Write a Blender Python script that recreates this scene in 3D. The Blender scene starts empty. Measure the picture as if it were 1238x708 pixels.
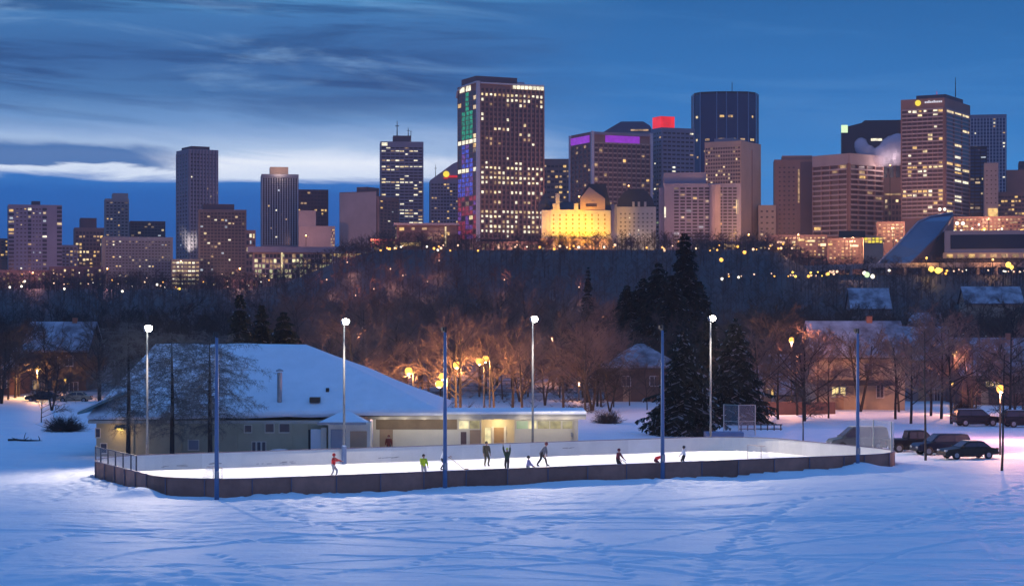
import bpy, bmesh, math, random
import numpy as np
from mathutils import Vector, Matrix
random.seed(7)
R = math.radians
PI = math.pi
sc = bpy.context.scene
col = sc.collection
F, HX, HY, CH = 2370.0, 619.0, 385.0, 11.0     # focal length in photo pixels, optical axis, horizon row, eye height above the ice

def at(px, py, Y):
    return Vector(((px - HX) * Y / F, Y, CH - (py - HY) * Y / F))
def gp(px, py, z=0.0):                          # point of a level plane seen at a pixel
    Y = F * (CH - z) / (py - HY)
    return Vector(((px - HX) * Y / F, Y, z))

# ------------------------------------------------------------------ materials
def srgb(r, g, b):
    f = lambda c: c / 12.92 if c <= .04045 else ((c + .055) / 1.055) ** 2.4
    return (f(r / 255), f(g / 255), f(b / 255))
MATS = {}
def mat(name, c, rough=.7, metal=0., var=.18, scale=3., bump=0., bscale=None, spec=.5, trans=0., alpha=1.):
    m = bpy.data.materials.new(name); m.use_nodes = True
    nt = m.node_tree; b = nt.nodes['Principled BSDF']
    b.inputs['Roughness'].default_value = rough; b.inputs['Metallic'].default_value = metal
    b.inputs['Specular IOR Level'].default_value = spec
    b.inputs['Transmission Weight'].default_value = trans; b.inputs['Alpha'].default_value = alpha
    if var > 0:
        tc = nt.nodes.new('ShaderNodeTexCoord')
        n = nt.nodes.new('ShaderNodeTexNoise'); n.inputs['Scale'].default_value = scale; n.inputs['Detail'].default_value = 5; n.inputs['Roughness'].default_value = .62
        nt.links.new(tc.outputs['Object'], n.inputs['Vector'])
        r = nt.nodes.new('ShaderNodeValToRGB')
        r.color_ramp.elements[0].position = .3; r.color_ramp.elements[1].position = .7
        r.color_ramp.elements[0].color = (*[x * (1 - var) for x in c], 1)
        r.color_ramp.elements[1].color = (*[min(1, x * (1 + var)) for x in c], 1)
        nt.links.new(n.outputs['Fac'], r.inputs['Fac']); nt.links.new(r.outputs['Color'], b.inputs['Base Color'])
        if bump:
            n2 = nt.nodes.new('ShaderNodeTexNoise'); n2.inputs['Scale'].default_value = bscale or scale * 4; n2.inputs['Detail'].default_value = 6
            nt.links.new(tc.outputs['Object'], n2.inputs['Vector'])
            bp = nt.nodes.new('ShaderNodeBump'); bp.inputs['Strength'].default_value = bump; bp.inputs['Distance'].default_value = .1
            nt.links.new(n2.outputs['Fac'], bp.inputs['Height']); nt.links.new(bp.outputs['Normal'], b.inputs['Normal'])
    else:
        b.inputs['Base Color'].default_value = (*c, 1)
    MATS[name] = m
    return m
def emit(name, c, s, vary=0., scale=.4):
    m = bpy.data.materials.new(name); m.use_nodes = True
    nt = m.node_tree; b = nt.nodes['Principled BSDF']
    b.inputs['Base Color'].default_value = (.05, .05, .05, 1)
    b.inputs['Emission Color'].default_value = (*c, 1); b.inputs['Emission Strength'].default_value = s
    b.inputs['Roughness'].default_value = .3
    if vary:                                   # uneven interiors behind the glass
        g = nt.nodes.new('ShaderNodeNewGeometry')
        n = nt.nodes.new('ShaderNodeTexNoise'); n.inputs['Scale'].default_value = scale; n.inputs['Detail'].default_value = 2
        nt.links.new(g.outputs['Position'], n.inputs['Vector'])
        mr = nt.nodes.new('ShaderNodeMapRange'); mr.inputs[1].default_value = .32; mr.inputs[2].default_value = .68
        mr.inputs[3].default_value = s * (1 - vary); mr.inputs[4].default_value = s * (1 + vary)
        nt.links.new(n.outputs['Fac'], mr.inputs[0]); nt.links.new(mr.outputs[0], b.inputs['Emission Strength'])
    m.cycles.emission_sampling = 'NONE'
    MATS[name] = m
    return m
M = MATS
mat('snow_roof', (.80, .81, .86), .75, 0, .05, .8, .25, 2.5)
def patchy(name, a, b, s, lo, hi):
    m = mat(name, a, .8, 0, .1, s); r = [n for n in m.node_tree.nodes if n.type == 'VALTORGB'][0]
    r.color_ramp.elements[0].color = (*a, 1); r.color_ramp.elements[1].color = (*b, 1); r.color_ramp.elements[0].position = lo; r.color_ramp.elements[1].position = hi
patchy('snow_patchy', (.11, .10, .12), (.42, .43, .50), .28, .36, .62)
mat('ice', (.86, .88, .92), .45, 0, .05, .35)
mat('concrete', (.44, .33, .32), .85, 0, .14, .08)
mat('beige_stone', (.52, .36, .27), .85, 0, .12, .08)
mat('pale_stone', (.60, .50, .42), .85, 0, .1, .1)
mat('brown_stone', (.30, .17, .145), .85, 0, .14, .08)
mat('dark_stone', (.15, .09, .10), .8, 0, .15, .08)
mat('red_stone', (.20, .055, .06), .7, 0, .15, .08)
mat('grey_stone', (.30, .26, .32), .8, 0, .12, .08)
mat('blue_grey', (.24, .24, .32), .5, 0, .12, .08)
mat('dark_roof', (.035, .032, .042), .7, 0, .2, .3)
mat('brick', (.30, .13, .085), .9, 0, .2, .4)
mat('pale_frame', (.55, .55, .62), .5, 0, .05, .2)
mat('glass_dark', (.050, .046, .066), .25, 0, 0, spec=.6)
mat('glass_brown', (.085, .052, .056), .3, 0, 0, spec=.5)
mat('glass_blue', (.016, .055, .14), .25, 0, 0, spec=.5)
mat('glass_navy', (.01, .012, .03), .15, 0, 0, spec=.5)
mat('slope_glass', (.08, .125, .21), .25, .2, .12, .06)
emit('lit_warm', (1, .78, .40), 1.0, .5); emit('lit_white', (1, .92, .66), 1.15, .45)
emit('lit_dim', (1, .62, .30), .42, .6); emit('lit_amber', (1, .62, .2), .9, .5)
emit('lit_cool', (.78, .88, 1), .5, .5); emit('lit_faint', (1, .70, .42), .2, .7); emit('lit_soft', (1, .74, .42), .65, .6)
emit('lit_green', (.75, 1, .55), .5, .5); emit('lit_cream', (1, .86, .45), .8, .3, 2.)
emit('lit_purple', (.36, .03, .72), .75, .15); emit('lit_red', (1, .02, .02), .85, .25, .12)
emit('led_green', (.02, .45, .22), .55, .7, .5); emit('led_blue', (.08, .10, .75), .62, .7, .5); emit('led_red', (.75, .06, .12), .32, .8, .5)
emit('led_violet', (.30, .10, .60), .4, .8, .5)
emit('sign_yellow', (1, .78, .05), 1.1); emit('sign_white', (.9, .88, 1), .8); emit('sign_red', (.9, .02, .02), .7); emit('sign_green', (.75, 1, .55), 1.2)
emit('lamp_sodium', (1, .46, .07), 2.4); emit('lamp_white', (1, .9, .72), 2.5); emit('lamp_flood', (1, .94, .82), 40.); emit('lamp_pink', (1, .60, .38), 1.9); emit('lamp_yellow', (1, .66, .10), 2.6)
emit('lamp_red', (1, .05, .03), 2.)
emit('string_light', (.8, .85, 1), 2.5)
mat('bark', (.075, .055, .045), .95, 0, .25, 6.)
mat('bark_dark', (.03, .025, .025), .95, 0, .25, 6.)
mat('twig', (.19, .12, .098), .95, 0, .25, 1.)
mat('twig_grey', (.13, .125, .12), .95, 0, .3, 1.)
mat('needle', (.014, .026, .018), .9, 0, .4, .9)
mat('needle_snow', (.42, .43, .45), .9, 0, .2, 1.)
mat('brush', (.046, .021, .020), 1, 0, .3, .05)
mat('pole_paint', (.20, .21, .22), .5, .3, .08, 2.)
mat('pole_blue', (.14, .21, .36), .5, .2, .08, 2.)
mat('pole_dark', (.04, .035, .035), .6, 0, .1, 2.)
mat('metal_grey', (.33, .34, .36), .45, .6, .1, 3.)
mat('black', (.012, .012, .014), .5, 0, 0)
mat('rubber', (.02, .02, .02), .85, 0, .2, 8.)

# ------------------------------------------------------------------ mesh builder
class MB:
    def __init__(s): s.v = []; s.f = []; s.m = []
    def add(s, vs, fs, mi=0):
        b = len(s.v); s.v += [tuple(p) for p in vs]
        s.f += [tuple(b + i for i in q) for q in fs]; s.m += [mi] * len(fs)
        return s
    def box(s, x0, x1, y0, y1, z0, z1, mi=0, X=None):
        vs = [Vector((x, y, z)) for z in (z0, z1) for y in (y0, y1) for x in (x0, x1)]
        if X is not None: vs = [X @ p for p in vs]
        return s.add(vs, [(0, 2, 3, 1), (4, 5, 7, 6), (0, 1, 5, 4), (2, 6, 7, 3), (0, 4, 6, 2), (1, 3, 7, 5)], mi)
    def prism(s, poly, z0, z1, mi=0):           # polygon in plan
        n = len(poly)
        vs = [(p[0], p[1], z0) for p in poly] + [(p[0], p[1], z1) for p in poly]
        return s.add(vs, [tuple(range(n - 1, -1, -1)), tuple(range(n, 2 * n))] + [(i, (i + 1) % n, n + (i + 1) % n, n + i) for i in range(n)], mi)
    def slab(s, poly, a, mi=0):                 # any 3-d polygon extruded by vector a
        n = len(poly); a = Vector(a)
        vs = [Vector(p) for p in poly] + [Vector(p) + a for p in poly]
        return s.add(vs, [tuple(range(n)), tuple(range(2 * n - 1, n - 1, -1))] + [(i, n + i, n + (i + 1) % n, (i + 1) % n) for i in range(n)], mi)
    def tube(s, pts, rad, n=6, mi=0, cap=True):
        pts = [Vector(p) for p in pts]
        if not hasattr(rad, '__len__'): rad = [rad] * len(pts)
        rings = []
        for i, p in enumerate(pts):
            d = pts[min(i + 1, len(pts) - 1)] - pts[max(i - 1, 0)]
            d.normalize()
            u = d.cross(Vector((0, 0, 1)) if abs(d.z) < .9 else Vector((1, 0, 0))); u.normalize(); w = d.cross(u)
            rings.append([p + (u * math.cos(2 * PI * k / n) + w * math.sin(2 * PI * k / n)) * rad[i] for k in range(n)])
        vs = [q for r in rings for q in r]
        fs = [(i * n + k, i * n + (k + 1) % n, (i + 1) * n + (k + 1) % n, (i + 1) * n + k) for i in range(len(pts) - 1) for k in range(n)]
        if cap: fs += [tuple(range(n - 1, -1, -1)), tuple(range((len(pts) - 1) * n, len(pts) * n))]
        return s.add(vs, fs, mi)
    def lathe(s, prof, n=12, mi=0, c=(0, 0, 0), axis='z'):   # prof: (r, h)
        vs = []
        for r, h in prof:
            for k in range(n):
                a = 2 * PI * k / n; p = (r * math.cos(a), r * math.sin(a), h)
                if axis == 'y': p = (p[0], p[2], p[1])
                if axis == 'x': p = (p[2], p[0], p[1])
                vs.append((p[0] + c[0], p[1] + c[1], p[2] + c[2]))
        fs = [(i * n + k, i * n + (k + 1) % n, (i + 1) * n + (k + 1) % n, (i + 1) * n + k) for i in range(len(prof) - 1) for k in range(n)]
        fs += [tuple(range(n - 1, -1, -1)), tuple(range((len(prof) - 1) * n, len(prof) * n))]
        return s.add(vs, fs, mi)
    def ball(s, c, r, mi=0, n=10, k=6, sq=(1, 1, 1)):
        pr = [(max(1e-3, math.sin(PI * i / k)), -math.cos(PI * i / k)) for i in range(k + 1)]
        b = len(s.v); s.lathe(pr, n, mi)
        for i in range(b, len(s.v)):
            p = s.v[i]; s.v[i] = (c[0] + p[0] * r * sq[0], c[1] + p[1] * r * sq[1], c[2] + p[2] * r * sq[2])
        return s
    def mesh(s, name, mats, smooth=False):
        me = bpy.data.meshes.new(name)
        me.from_pydata(s.v, [], s.f)
        for m in (mats if isinstance(mats, (list, tuple)) else [mats]): me.materials.append(M[m] if isinstance(m, str) else m)
        me.polygons.foreach_set('material_index', np.array(s.m, dtype=np.int32))
        if smooth: me.polygons.foreach_set('use_smooth', np.ones(len(s.f), dtype=bool))
        me.update()
        return me
    def build(s, name, mats, parent=None, smooth=False, loc=None):
        return link(name, s.mesh(name, mats, smooth), parent, loc)
def link(name, me, parent=None, loc=None):
    o = bpy.data.objects.new(name, me); col.objects.link(o)
    if parent is not None: o.parent = parent
    if loc is not None: o.location = loc
    return o
def tag(o, label, cat, group=None):
    o['label'] = label; o['category'] = cat
    if group: o['group'] = group
    return o
def thing(name, label, cat, loc=(0, 0, 0), rz=0., group=None):
    o = bpy.data.objects.new(name, None); col.objects.link(o)
    o.empty_display_size = .3
    o.location = loc; o.rotation_euler = (0, 0, rz)
    return tag(o, label, cat, group)
KIDS = {}
def copy_tree(o, loc=None, rz=None, scale=None, label=None, group=None):
    def cp(x, par):
        c = x.copy(); col.objects.link(c)
        if par is not None: c.parent = par
        for ch in x.children:
            cp(ch, c)
        return c
    c = cp(o, None)
    if loc is not None: c.location = loc
    if rz is not None: c.rotation_euler = (0, 0, rz)
    if scale is not None: c.scale = (scale,) * 3 if not hasattr(scale, '__len__') else scale
    if label: c['label'] = label
    if group: c['group'] = group
    return c
def point(name, loc, col_, power, parent=None, rad=.2):
    l = bpy.data.lights.new(name, 'POINT'); l.color = col_; l.energy = power; l.shadow_soft_size = rad
    o = bpy.data.objects.new(name, l); col.objects.link(o); o.location = loc
    if parent is not None: o.parent = parent
    return o

# ------------------------------------------------------------------ camera, render, sky
cam = bpy.data.cameras.new('camera'); co = bpy.data.objects.new('camera', cam); col.objects.link(co)
co.location = (0, 0, CH); co.rotation_euler = (R(90), 0, 0)
cam.sensor_width = 36; cam.lens = F / 1238 * 36; cam.shift_y = (HY - 354) / 1238; cam.clip_end = 12000; cam.clip_start = .5
sc.camera = co
sc.view_settings.view_transform = 'Standard'; sc.view_settings.look = 'None'; sc.view_settings.exposure = 0; sc.view_settings.gamma = 1
sc.render.engine = 'CYCLES'
cy = sc.cycles
cy.max_bounces = 6; cy.diffuse_bounces = 3; cy.glossy_bounces = 3; cy.transmission_bounces = 6; cy.transparent_max_bounces = 10
cy.use_denoising = True; cy.sample_clamp_indirect = 3.; cy.caustics_reflective = False; cy.caustics_refractive = False
try: cy.denoiser = 'OPENIMAGEDENOISE'
except Exception: pass
cy.use_light_tree = True; cy.volume_bounces = 2

SKYS = 1.2
def build_world():
    w = bpy.data.worlds.new('World'); sc.world = w; w.use_nodes = True
    nt = w.node_tree; N = nt.nodes; L = nt.links; N.clear()
    out = N.new('ShaderNodeOutputWorld')
    tc = N.new('ShaderNodeTexCoord'); sep = N.new('ShaderNodeSeparateXYZ'); L.new(tc.outputs['Generated'], sep.inputs[0])
    X, Y, Z = sep.outputs
    def mth(op, a, b=None, c=None, clamp=False):
        n = N.new('ShaderNodeMath'); n.operation = op; n.use_clamp = clamp
        for i, q in enumerate((a, b, c)):
            if q is None: continue
            if isinstance(q, (int, float)): n.inputs[i].default_value = q
            else: L.new(q, n.inputs[i])
        return n.outputs[0]
    def noise(sx, sy, sz, detail, rough=.55, dist=0., off=0.):
        cmb = N.new('ShaderNodeCombineXYZ')
        L.new(mth('MULTIPLY_ADD', X, sx, off), cmb.inputs[0]); L.new(mth('MULTIPLY', Y, sy), cmb.inputs[1]); L.new(mth('MULTIPLY', mth('MULTIPLY_ADD', X, .05, Z), sz), cmb.inputs[2])
        n = N.new('ShaderNodeTexNoise'); n.inputs['Scale'].default_value = 1; n.inputs['Detail'].default_value = detail
        n.inputs['Roughness'].default_value = rough; n.inputs['Distortion'].default_value = dist
        L.new(cmb.outputs[0], n.inputs['Vector'])
        return n.outputs['Fac']
    def ramp(fac, stops, interp='LINEAR'):
        r = N.new('ShaderNodeValToRGB'); cr = r.color_ramp; cr.interpolation = interp
        while len(cr.elements) < len(stops): cr.elements.new(.5)
        for e, (p, c) in zip(cr.elements, stops): e.position = p; e.color = (*srgb(*c), 1)
        L.new(fac, r.inputs[0]); return r.outputs[0]
    def mix(f, a, b):
        n = N.new('ShaderNodeMix'); n.data_type = 'RGBA'
        if isinstance(f, (int, float)): n.inputs['Factor'].default_value = f
        else: L.new(f, n.inputs['Factor'])
        for s_, q in ((n.inputs['A'], a), (n.inputs['B'], b)):
            if isinstance(q, tuple): s_.default_value = (*q, 1)
            else: L.new(q, s_)
        return n.outputs['Result']
    def sstep(v, a, b):
        n = N.new('ShaderNodeMapRange'); n.interpolation_type = 'SMOOTHSTEP'
        L.new(v, n.inputs[0]); n.inputs[1].default_value = a; n.inputs[2].default_value = b
        return n.outputs[0]
    n1 = noise(4.5, 4.5, 58, 6, .62, .7)            # long streaks
    n2 = noise(10, 10, 60, 6, .6, .7, 4.)
    n3 = noise(40, 40, 300, 4, .6, .2, 9.)
    e = mth('ADD', Z, mth('MULTIPLY_ADD', n2, .014, -.007))
    S = 1 / .30                                   # ramp covers sine of elevation 0 .. 0.30
    st = lambda l: [(min(1, p * S), c) for p, c in l]
    es = mth('MULTIPLY', e, S, clamp=True)
    left = ramp(es, st([(0, (22, 84, 156)), (.045, (20, 84, 160)), (.062, (24, 92, 170)), (.0695, (42, 108, 184)), (.0725, (206, 218, 238)), (.080, (228, 234, 246)), (.085, (172, 194, 224)),
                        (.092, (136, 166, 208)), (.100, (104, 144, 194)), (.112, (66, 112, 166)), (.13, (50, 94, 150)), (.150, (58, 110, 166)), (.165, (78, 140, 190)), (.30, (52, 88, 156))]))
    right = ramp(es, st([(0, (34, 104, 180)), (.04, (42, 120, 196)), (.075, (52, 126, 194)), (.10, (44, 114, 182)), (.165, (32, 92, 152)), (.30, (34, 78, 148))]))
    # cloud streaks over the left sky
    c1 = sstep(n1, .42, .60)
    dark = ramp(es, st([(0, (22, 84, 158)), (.072, (46, 100, 176)), (.085, (88, 124, 176)), (.10, (60, 98, 150)), (.12, (36, 72, 124)), (.165, (42, 88, 140)), (.30, (44, 76, 140))]))
    cl = mth('MULTIPLY', mth('MULTIPLY', c1, sstep(e, .088, .118)), .95)
    left2 = mix(cl, left, dark)
    lc = mth('MULTIPLY', mth('MULTIPLY', sstep(n2, .5, .78), sstep(e, .085, .115)), .6)
    left2 = mix(lc, left2, srgb(128, 166, 208))
    # dark bank of cloud low at far left, over the bright streak
    bank = mth('MULTIPLY', mth('MULTIPLY', sstep(e, .0738, .0755), sstep(e, .0885, .083)), sstep(mth('ADD', X, mth('MULTIPLY_ADD', n2, .12, -.06)), -.135, -.2))
    left2 = mix(mth('MULTIPLY', bank, .92), left2, srgb(44, 98, 162))
    rfac = sstep(mth('ADD', X, mth('MULTIPLY_ADD', n2, .12, -.06)), -.07, .075)
    right2 = mix(mth('MULTIPLY', sstep(n1, .46, .66), .4), right, srgb(70, 128, 188))
    front = mix(rfac, left2, right2)
    # higher up and behind the camera: violet-blue overcast at dusk
    up = mix(sstep(Z, .24, .6), front, srgb(58, 118, 195))
    up = mix(mth('MULTIPLY', sstep(n2, .4, .7), mth('MULTIPLY', sstep(Z, .25, .5), .4)), up, srgb(112, 160, 214))
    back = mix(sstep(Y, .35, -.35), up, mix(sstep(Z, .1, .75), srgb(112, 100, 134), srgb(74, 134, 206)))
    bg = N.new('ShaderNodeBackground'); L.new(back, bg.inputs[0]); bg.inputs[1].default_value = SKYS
    sky = N.new('ShaderNodeTexSky'); sky.sky_type = 'NISHITA'; sky.sun_disc = False
    sky.sun_elevation = R(-4.); sky.sun_rotation = R(-35)
    bg2 = N.new('ShaderNodeBackground'); L.new(sky.outputs[0], bg2.inputs[0]); bg2.inputs[1].default_value = .05
    ad = N.new('ShaderNodeAddShader'); L.new(bg.outputs[0], ad.inputs[0]); L.new(bg2.outputs[0], ad.inputs[1])
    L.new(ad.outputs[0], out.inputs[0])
build_world()

# ------------------------------------------------------------------ noise + rink frame + terrain
def vnoise(x, y, seed=0):
    x = np.asarray(x, float); y = np.asarray(y, float)
    rs = np.random.RandomState(seed); g = rs.rand(256, 256)
    xi = np.floor(x).astype(int); yi = np.floor(y).astype(int); fx = x - xi; fy = y - yi
    fx = fx * fx * (3 - 2 * fx); fy = fy * fy * (3 - 2 * fy)
    a = g[xi % 256, yi % 256]; b = g[(xi + 1) % 256, yi % 256]; c = g[xi % 256, (yi + 1) % 256]; d = g[(xi + 1) % 256, (yi + 1) % 256]
    return (a * (1 - fx) + b * fx) * (1 - fy) + (c * (1 - fx) + d * fx) * fy - .5
U2 = Vector((.893, .451)); N2 = Vector((-.451, .893)); R0 = Vector((-20.3, 118.75)); RL, RW, RC = 56.7, 23.4, 5.5
def rk(s, t, z=0.): p = R0 + U2 * s + N2 * t; return Vector((p.x, p.y, z))
def rink_st(x, y): dx = x - R0.x; dy = y - R0.y; return dx * U2.x + dy * U2.y, dx * N2.x + dy * N2.y
def rink_sd(x, y):
    s, t = rink_st(x, y)
    qx = np.abs(s - RL / 2) - (RL / 2 - RC); qy = np.abs(t - RW / 2) - (RW / 2 - RC)
    return np.hypot(np.maximum(qx, 0), np.maximum(qy, 0)) + np.minimum(np.maximum(qx, qy), 0) - RC
def smooth(a, b, x): t = np.clip((x - a) / (b - a), 0, 1); return t * t * (3 - 2 * t)
def plateau(x, y):
    px = HX + F * x / np.maximum(y, 300.)
    return 27 + 21 * smooth(300, 470, px) - 13 * smooth(925, 1000, px)
def base_z(x, y):
    x = np.asarray(x, float); y = np.asarray(y, float)
    z = 9.2 * np.clip(1 - y / 72, 0, 2) ** 1.5
    z = z - 5 * smooth(520, 640, y)
    z = z + (plateau(x, y) + 5) * smooth(790, 1060, y) ** .9
    z = z + 1.2 * vnoise(x / 60, y / 60, 3) * smooth(240, 420, y) * (1 - smooth(1000, 1070, y))
    z = z + .5 * vnoise(x / 14, y / 14, 5) * smooth(200, 240, y) * (1 - smooth(1000, 1070, y))
    return z
def gz(x, y): return float(base_z(x, y))
def on_ray(px, py, h, y0=700, y1=1400):        # ground point below the pixel's ray, h metres under it
    Y = y0
    while Y < y1:
        p = at(px, py, Y)
        if p.z - gz(p.x, Y) < h: return Vector((p.x, Y, gz(p.x, Y)))
        Y += 4
    p = at(px, py, y1); return Vector((p.x, y1, gz(p.x, y1)))
# ------------------------------------------------------------------ ground
def build_ground():
    def axis(parts):
        out = []
        for a, b, st in parts: out += list(np.arange(a, b - 1e-6, st))
        return np.array(sorted(set(np.round(out + [parts[-1][1]], 4))))
    ax = axis([(-1800, -1000, 200), (-1000, -320, 40), (-320, -60, 8), (-60, -42, 1.), (-42, 48, .15), (48, 70, 1.), (70, 330, 8), (330, 1000, 40), (1000, 1800, 200)])
    ay = axis([(-60, 20, 4), (20, 74, 1.), (74, 108, .125), (108, 132, .2), (132, 176, .5), (176, 300, 3), (300, 700, 8), (700, 1200, 14), (1200, 2100, 90)])
    gx, gy = np.meshgrid(ax, ay)
    z = base_z(gx, gy)
    near = (1 - smooth(170, 200, gy)) * smooth(40, 70, gy) * (1 - smooth(60, 70, np.abs(gx)))
    sd = rink_sd(gx, gy)
    mx, my = gx[None], gy[None]
    # rolling snow, trampled texture
    dz = .16 * vnoise(gx / 9, gy / 9, 11) + .05 * vnoise(gx / 2.2, gy / 2.2, 12)
    tr = smooth(-.12, .25, vnoise(gx / 11, gy / 8, 13)) * (.4 + .6 * smooth(16, 3, sd))
    dz += tr * (.15 * vnoise(gx / .75, gy / .75, 14) + .10 * vnoise(gx / .4, gy / .4, 15))
    an = smooth(-.2, .2, vnoise(gx / 15, gy / 10, 31)); dz += (.03 + .07 * an) * vnoise(gx / 1.3, gy / .55, 32) + .045 * an * vnoise(gx / .5, gy / .35, 33)
    # drift thrown over the boards
    dz += np.where(sd > .3, (.20 + .34 * vnoise(gx / 2.6, gy / 2.6, 16)) * np.exp(-(np.maximum(sd - .5, 0) / 1.3) ** 2), 0)
    for px, py, h, r in ((1037, 570, .42, 1.5), (164, 600, .40, 1.1), (810, 583, .18, 1.5), (1100, 566, .1, 2.5), (640, 592, .12, 2.)):
        p = gp(px, py); dz += h * np.exp(-((gx - p.x) ** 2 + (gy - p.y) ** 2) / r ** 2)
    # ploughed heaps beside the road on the right
    for px, py, h, r in ((945, 516, 1.1, 4.), (985, 512, 1.3, 5.), (905, 520, .7, 3.), (1010, 520, .8, 4.), (1215, 512, .8, 4.), (1110, 505, .8, 6.), (1150, 498, 1., 6.)):
        p = gp(px, py + 5); dz += h * np.exp(-((gx - p.x) ** 2 / r ** 2 + (gy - p.y) ** 2 / (r * 1.6) ** 2)) * (1 - smooth(240, 260, gy))
    # tracks
    def groove(pix, w, d, rim=.35):
        nonlocal dz
        pts = [gp(*q) for q in pix]; best = np.full(gx.shape, 1e9)
        wob = .35 * vnoise(gx / 4, gy / 4, 21)
        for a, b in zip(pts, pts[1:]):
            ex, ey = b.x - a.x, b.y - a.y; l2 = ex * ex + ey * ey
            t = np.clip(((gx - a.x) * ex + (gy - a.y) * ey) / l2, 0, 1)
            best = np.minimum(best, np.hypot(gx - a.x - t * ex, gy - a.y - t * ey))
        q = np.abs(best + wob * .5); w = w * .66; d = d * .56
        dz += -d * np.exp(-(q / w) ** 2) + d * rim * np.exp(-((q - 1.9 * w) / (w * .7)) ** 2)
    groove([(560, 629), (700, 627), (860, 628), (1050, 626), (1238, 620)], .55, .20)
    groove([(640, 625), (860, 625), (1050, 623), (1238, 617)], .28, .12)
    groove([(-40, 640), (200, 640), (420, 648), (640, 660), (860, 673), (1238, 677)], .42, .17)
    groove([(600, 668), (800, 688), (960, 708)], .42, .15)
    groove([(540, 690), (800, 676), (1000, 652), (1238, 640)], .3, .11)
    groove([(690, 668), (780, 655), (860, 640), (930, 629)], .3, .12)
    groove([(1128, 588), (1165, 622), (1180, 640), (1208, 676)], .28, .08)
    groove([(1160, 612), (1238, 588)], .3, .12); groove([(1060, 645), (1140, 620), (1238, 600)], .3, .1)
    groove([(-20, 694), (70, 684), (180, 664), (330, 650), (520, 640)], .35, .13)
    groove([(320, 708), (430, 690), (560, 684), (760, 700)], .3, .11)
    groove([(-20, 622), (160, 618), (380, 622), (620, 612), (900, 600), (1100, 590)], .5, .10)
    groove([(200, 628), (480, 634), (700, 622), (980, 608)], .3, .1)
    groove([(1000, 700), (1100, 664), (1180, 652), (1238, 650)], .25, .1)
    rs = random.Random(5)
    for k in range(48):
        x = rs.uniform(-60, 1238); y = rs.uniform(608, 704); l = rs.uniform(120, 420); sl = rs.uniform(-.06, .05)
        groove([(x, y), (x + l * .5, y + l * .5 * sl + rs.uniform(-3, 3)), (x + l, y + l * sl)], rs.uniform(.16, .32), rs.uniform(.05, .11))
    def steps(pix, gap=.75, d=.14):
        nonlocal dz
        pts = [gp(*q) for q in pix]; k = 0
        for a, b in zip(pts, pts[1:]):
            n = max(1, int((b - a).length / gap)); dr = (b - a).normalized()
            for i in range(n):
                k += 1; p = a + (b - a) * i / n; j1, j2 = math.sin(k * 12.9) * .12, math.sin(k * 7.7) * .25; ox, oy = -dr.y * (.16 * (-1) ** k + j1) + dr.x * j2, dr.x * (.16 * (-1) ** k + j1) + dr.y * j2
                ix = np.searchsorted(ax, [p.x - 1.2, p.x + 1.2]); iy = np.searchsorted(ay, [p.y - 1.2, p.y + 1.2])
                sl = (slice(*iy), slice(*ix))
                dz[sl] -= d * np.exp(-((gx[sl] - p.x - ox) ** 2 + (gy[sl] - p.y - oy) ** 2) / .06)
    steps([(190, 684), (214, 694), (236, 708)]); steps([(258, 668), (292, 684), (330, 706)]); steps([(905, 640), (940, 668), (965, 708)])
    steps([(1090, 604), (1140, 618), (1170, 640), (1238, 662)], .8, .09); steps([(60, 606), (90, 590), (70, 560), (40, 540)]); steps([(800, 612), (640, 640), (470, 690)])
    steps([(420, 616), (560, 628), (720, 655), (760, 700)]); steps([(1238, 610), (1120, 598), (1010, 600), (900, 612)]); steps([(100, 640), (20, 660), (-30, 690)])
    steps([(980, 600), (880, 660), (850, 708)]); steps([(300, 612), (420, 640), (500, 640)])
    # smooth mound at the lower left
    p = gp(150, 706); dz += .5 * np.exp(-(((gx - p.x) / 8) ** 2 + ((gy - p.y) / 4.) ** 2))
    z = z + dz * near
    z = np.where(sd < .36, np.minimum(z, -.06), z)
    for x0, x1, y0, y1 in ((-35, 6, 157, 181),):
        z = np.where((gx > x0) & (gx < x1) & (gy > y0) & (gy < y1), -.05, z)
    ny, nx = gx.shape
    me = bpy.data.meshes.new('snow_ground')
    v = np.stack([gx, gy, z], -1).reshape(-1, 3)
    i = np.arange(nx * ny).reshape(ny, nx)
    q = np.stack([i[:-1, :-1], i[:-1, 1:], i[1:, 1:], i[1:, :-1]], -1).reshape(-1, 4)
    me.vertices.add(len(v)); me.vertices.foreach_set('co', v.ravel())
    me.loops.add(q.size); me.loops.foreach_set('vertex_index', q.ravel().astype(np.int32))
    me.polygons.add(len(q)); me.polygons.foreach_set('loop_start', np.arange(0, q.size, 4, dtype=np.int32))
    me.polygons.foreach_set('use_smooth', np.ones(len(q), dtype=bool))
    me.update(calc_edges=True); me.validate()
    m = bpy.data.materials.new('snow_field'); m.use_nodes = True
    nt = m.node_tree; N = nt.nodes; L = nt.links; b = N['Principled BSDF']; b.inputs['Roughness'].default_value = .6; b.inputs['Specular IOR Level'].default_value = .3
    g = N.new('ShaderNodeNewGeometry'); sp = N.new('ShaderNodeSeparateXYZ'); L.new(g.outputs['Position'], sp.inputs[0])
    def noise(s, d=6, r=.6):
        n = N.new('ShaderNodeTexNoise'); n.inputs['Scale'].default_value = s; n.inputs['Detail'].default_value = d; n.inputs['Roughness'].default_value = r
        L.new(g.outputs['Position'], n.inputs['Vector']); return n.outputs['Fac']
    def ramp(f, a, b_, ca, cb):
        r = N.new('ShaderNodeValToRGB'); r.color_ramp.elements[0].position = a; r.color_ramp.elements[1].position = b_
        r.color_ramp.elements[0].color = (*ca, 1); r.color_ramp.elements[1].color = (*cb, 1); L.new(f, r.inputs[0]); return r.outputs[0]
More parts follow.
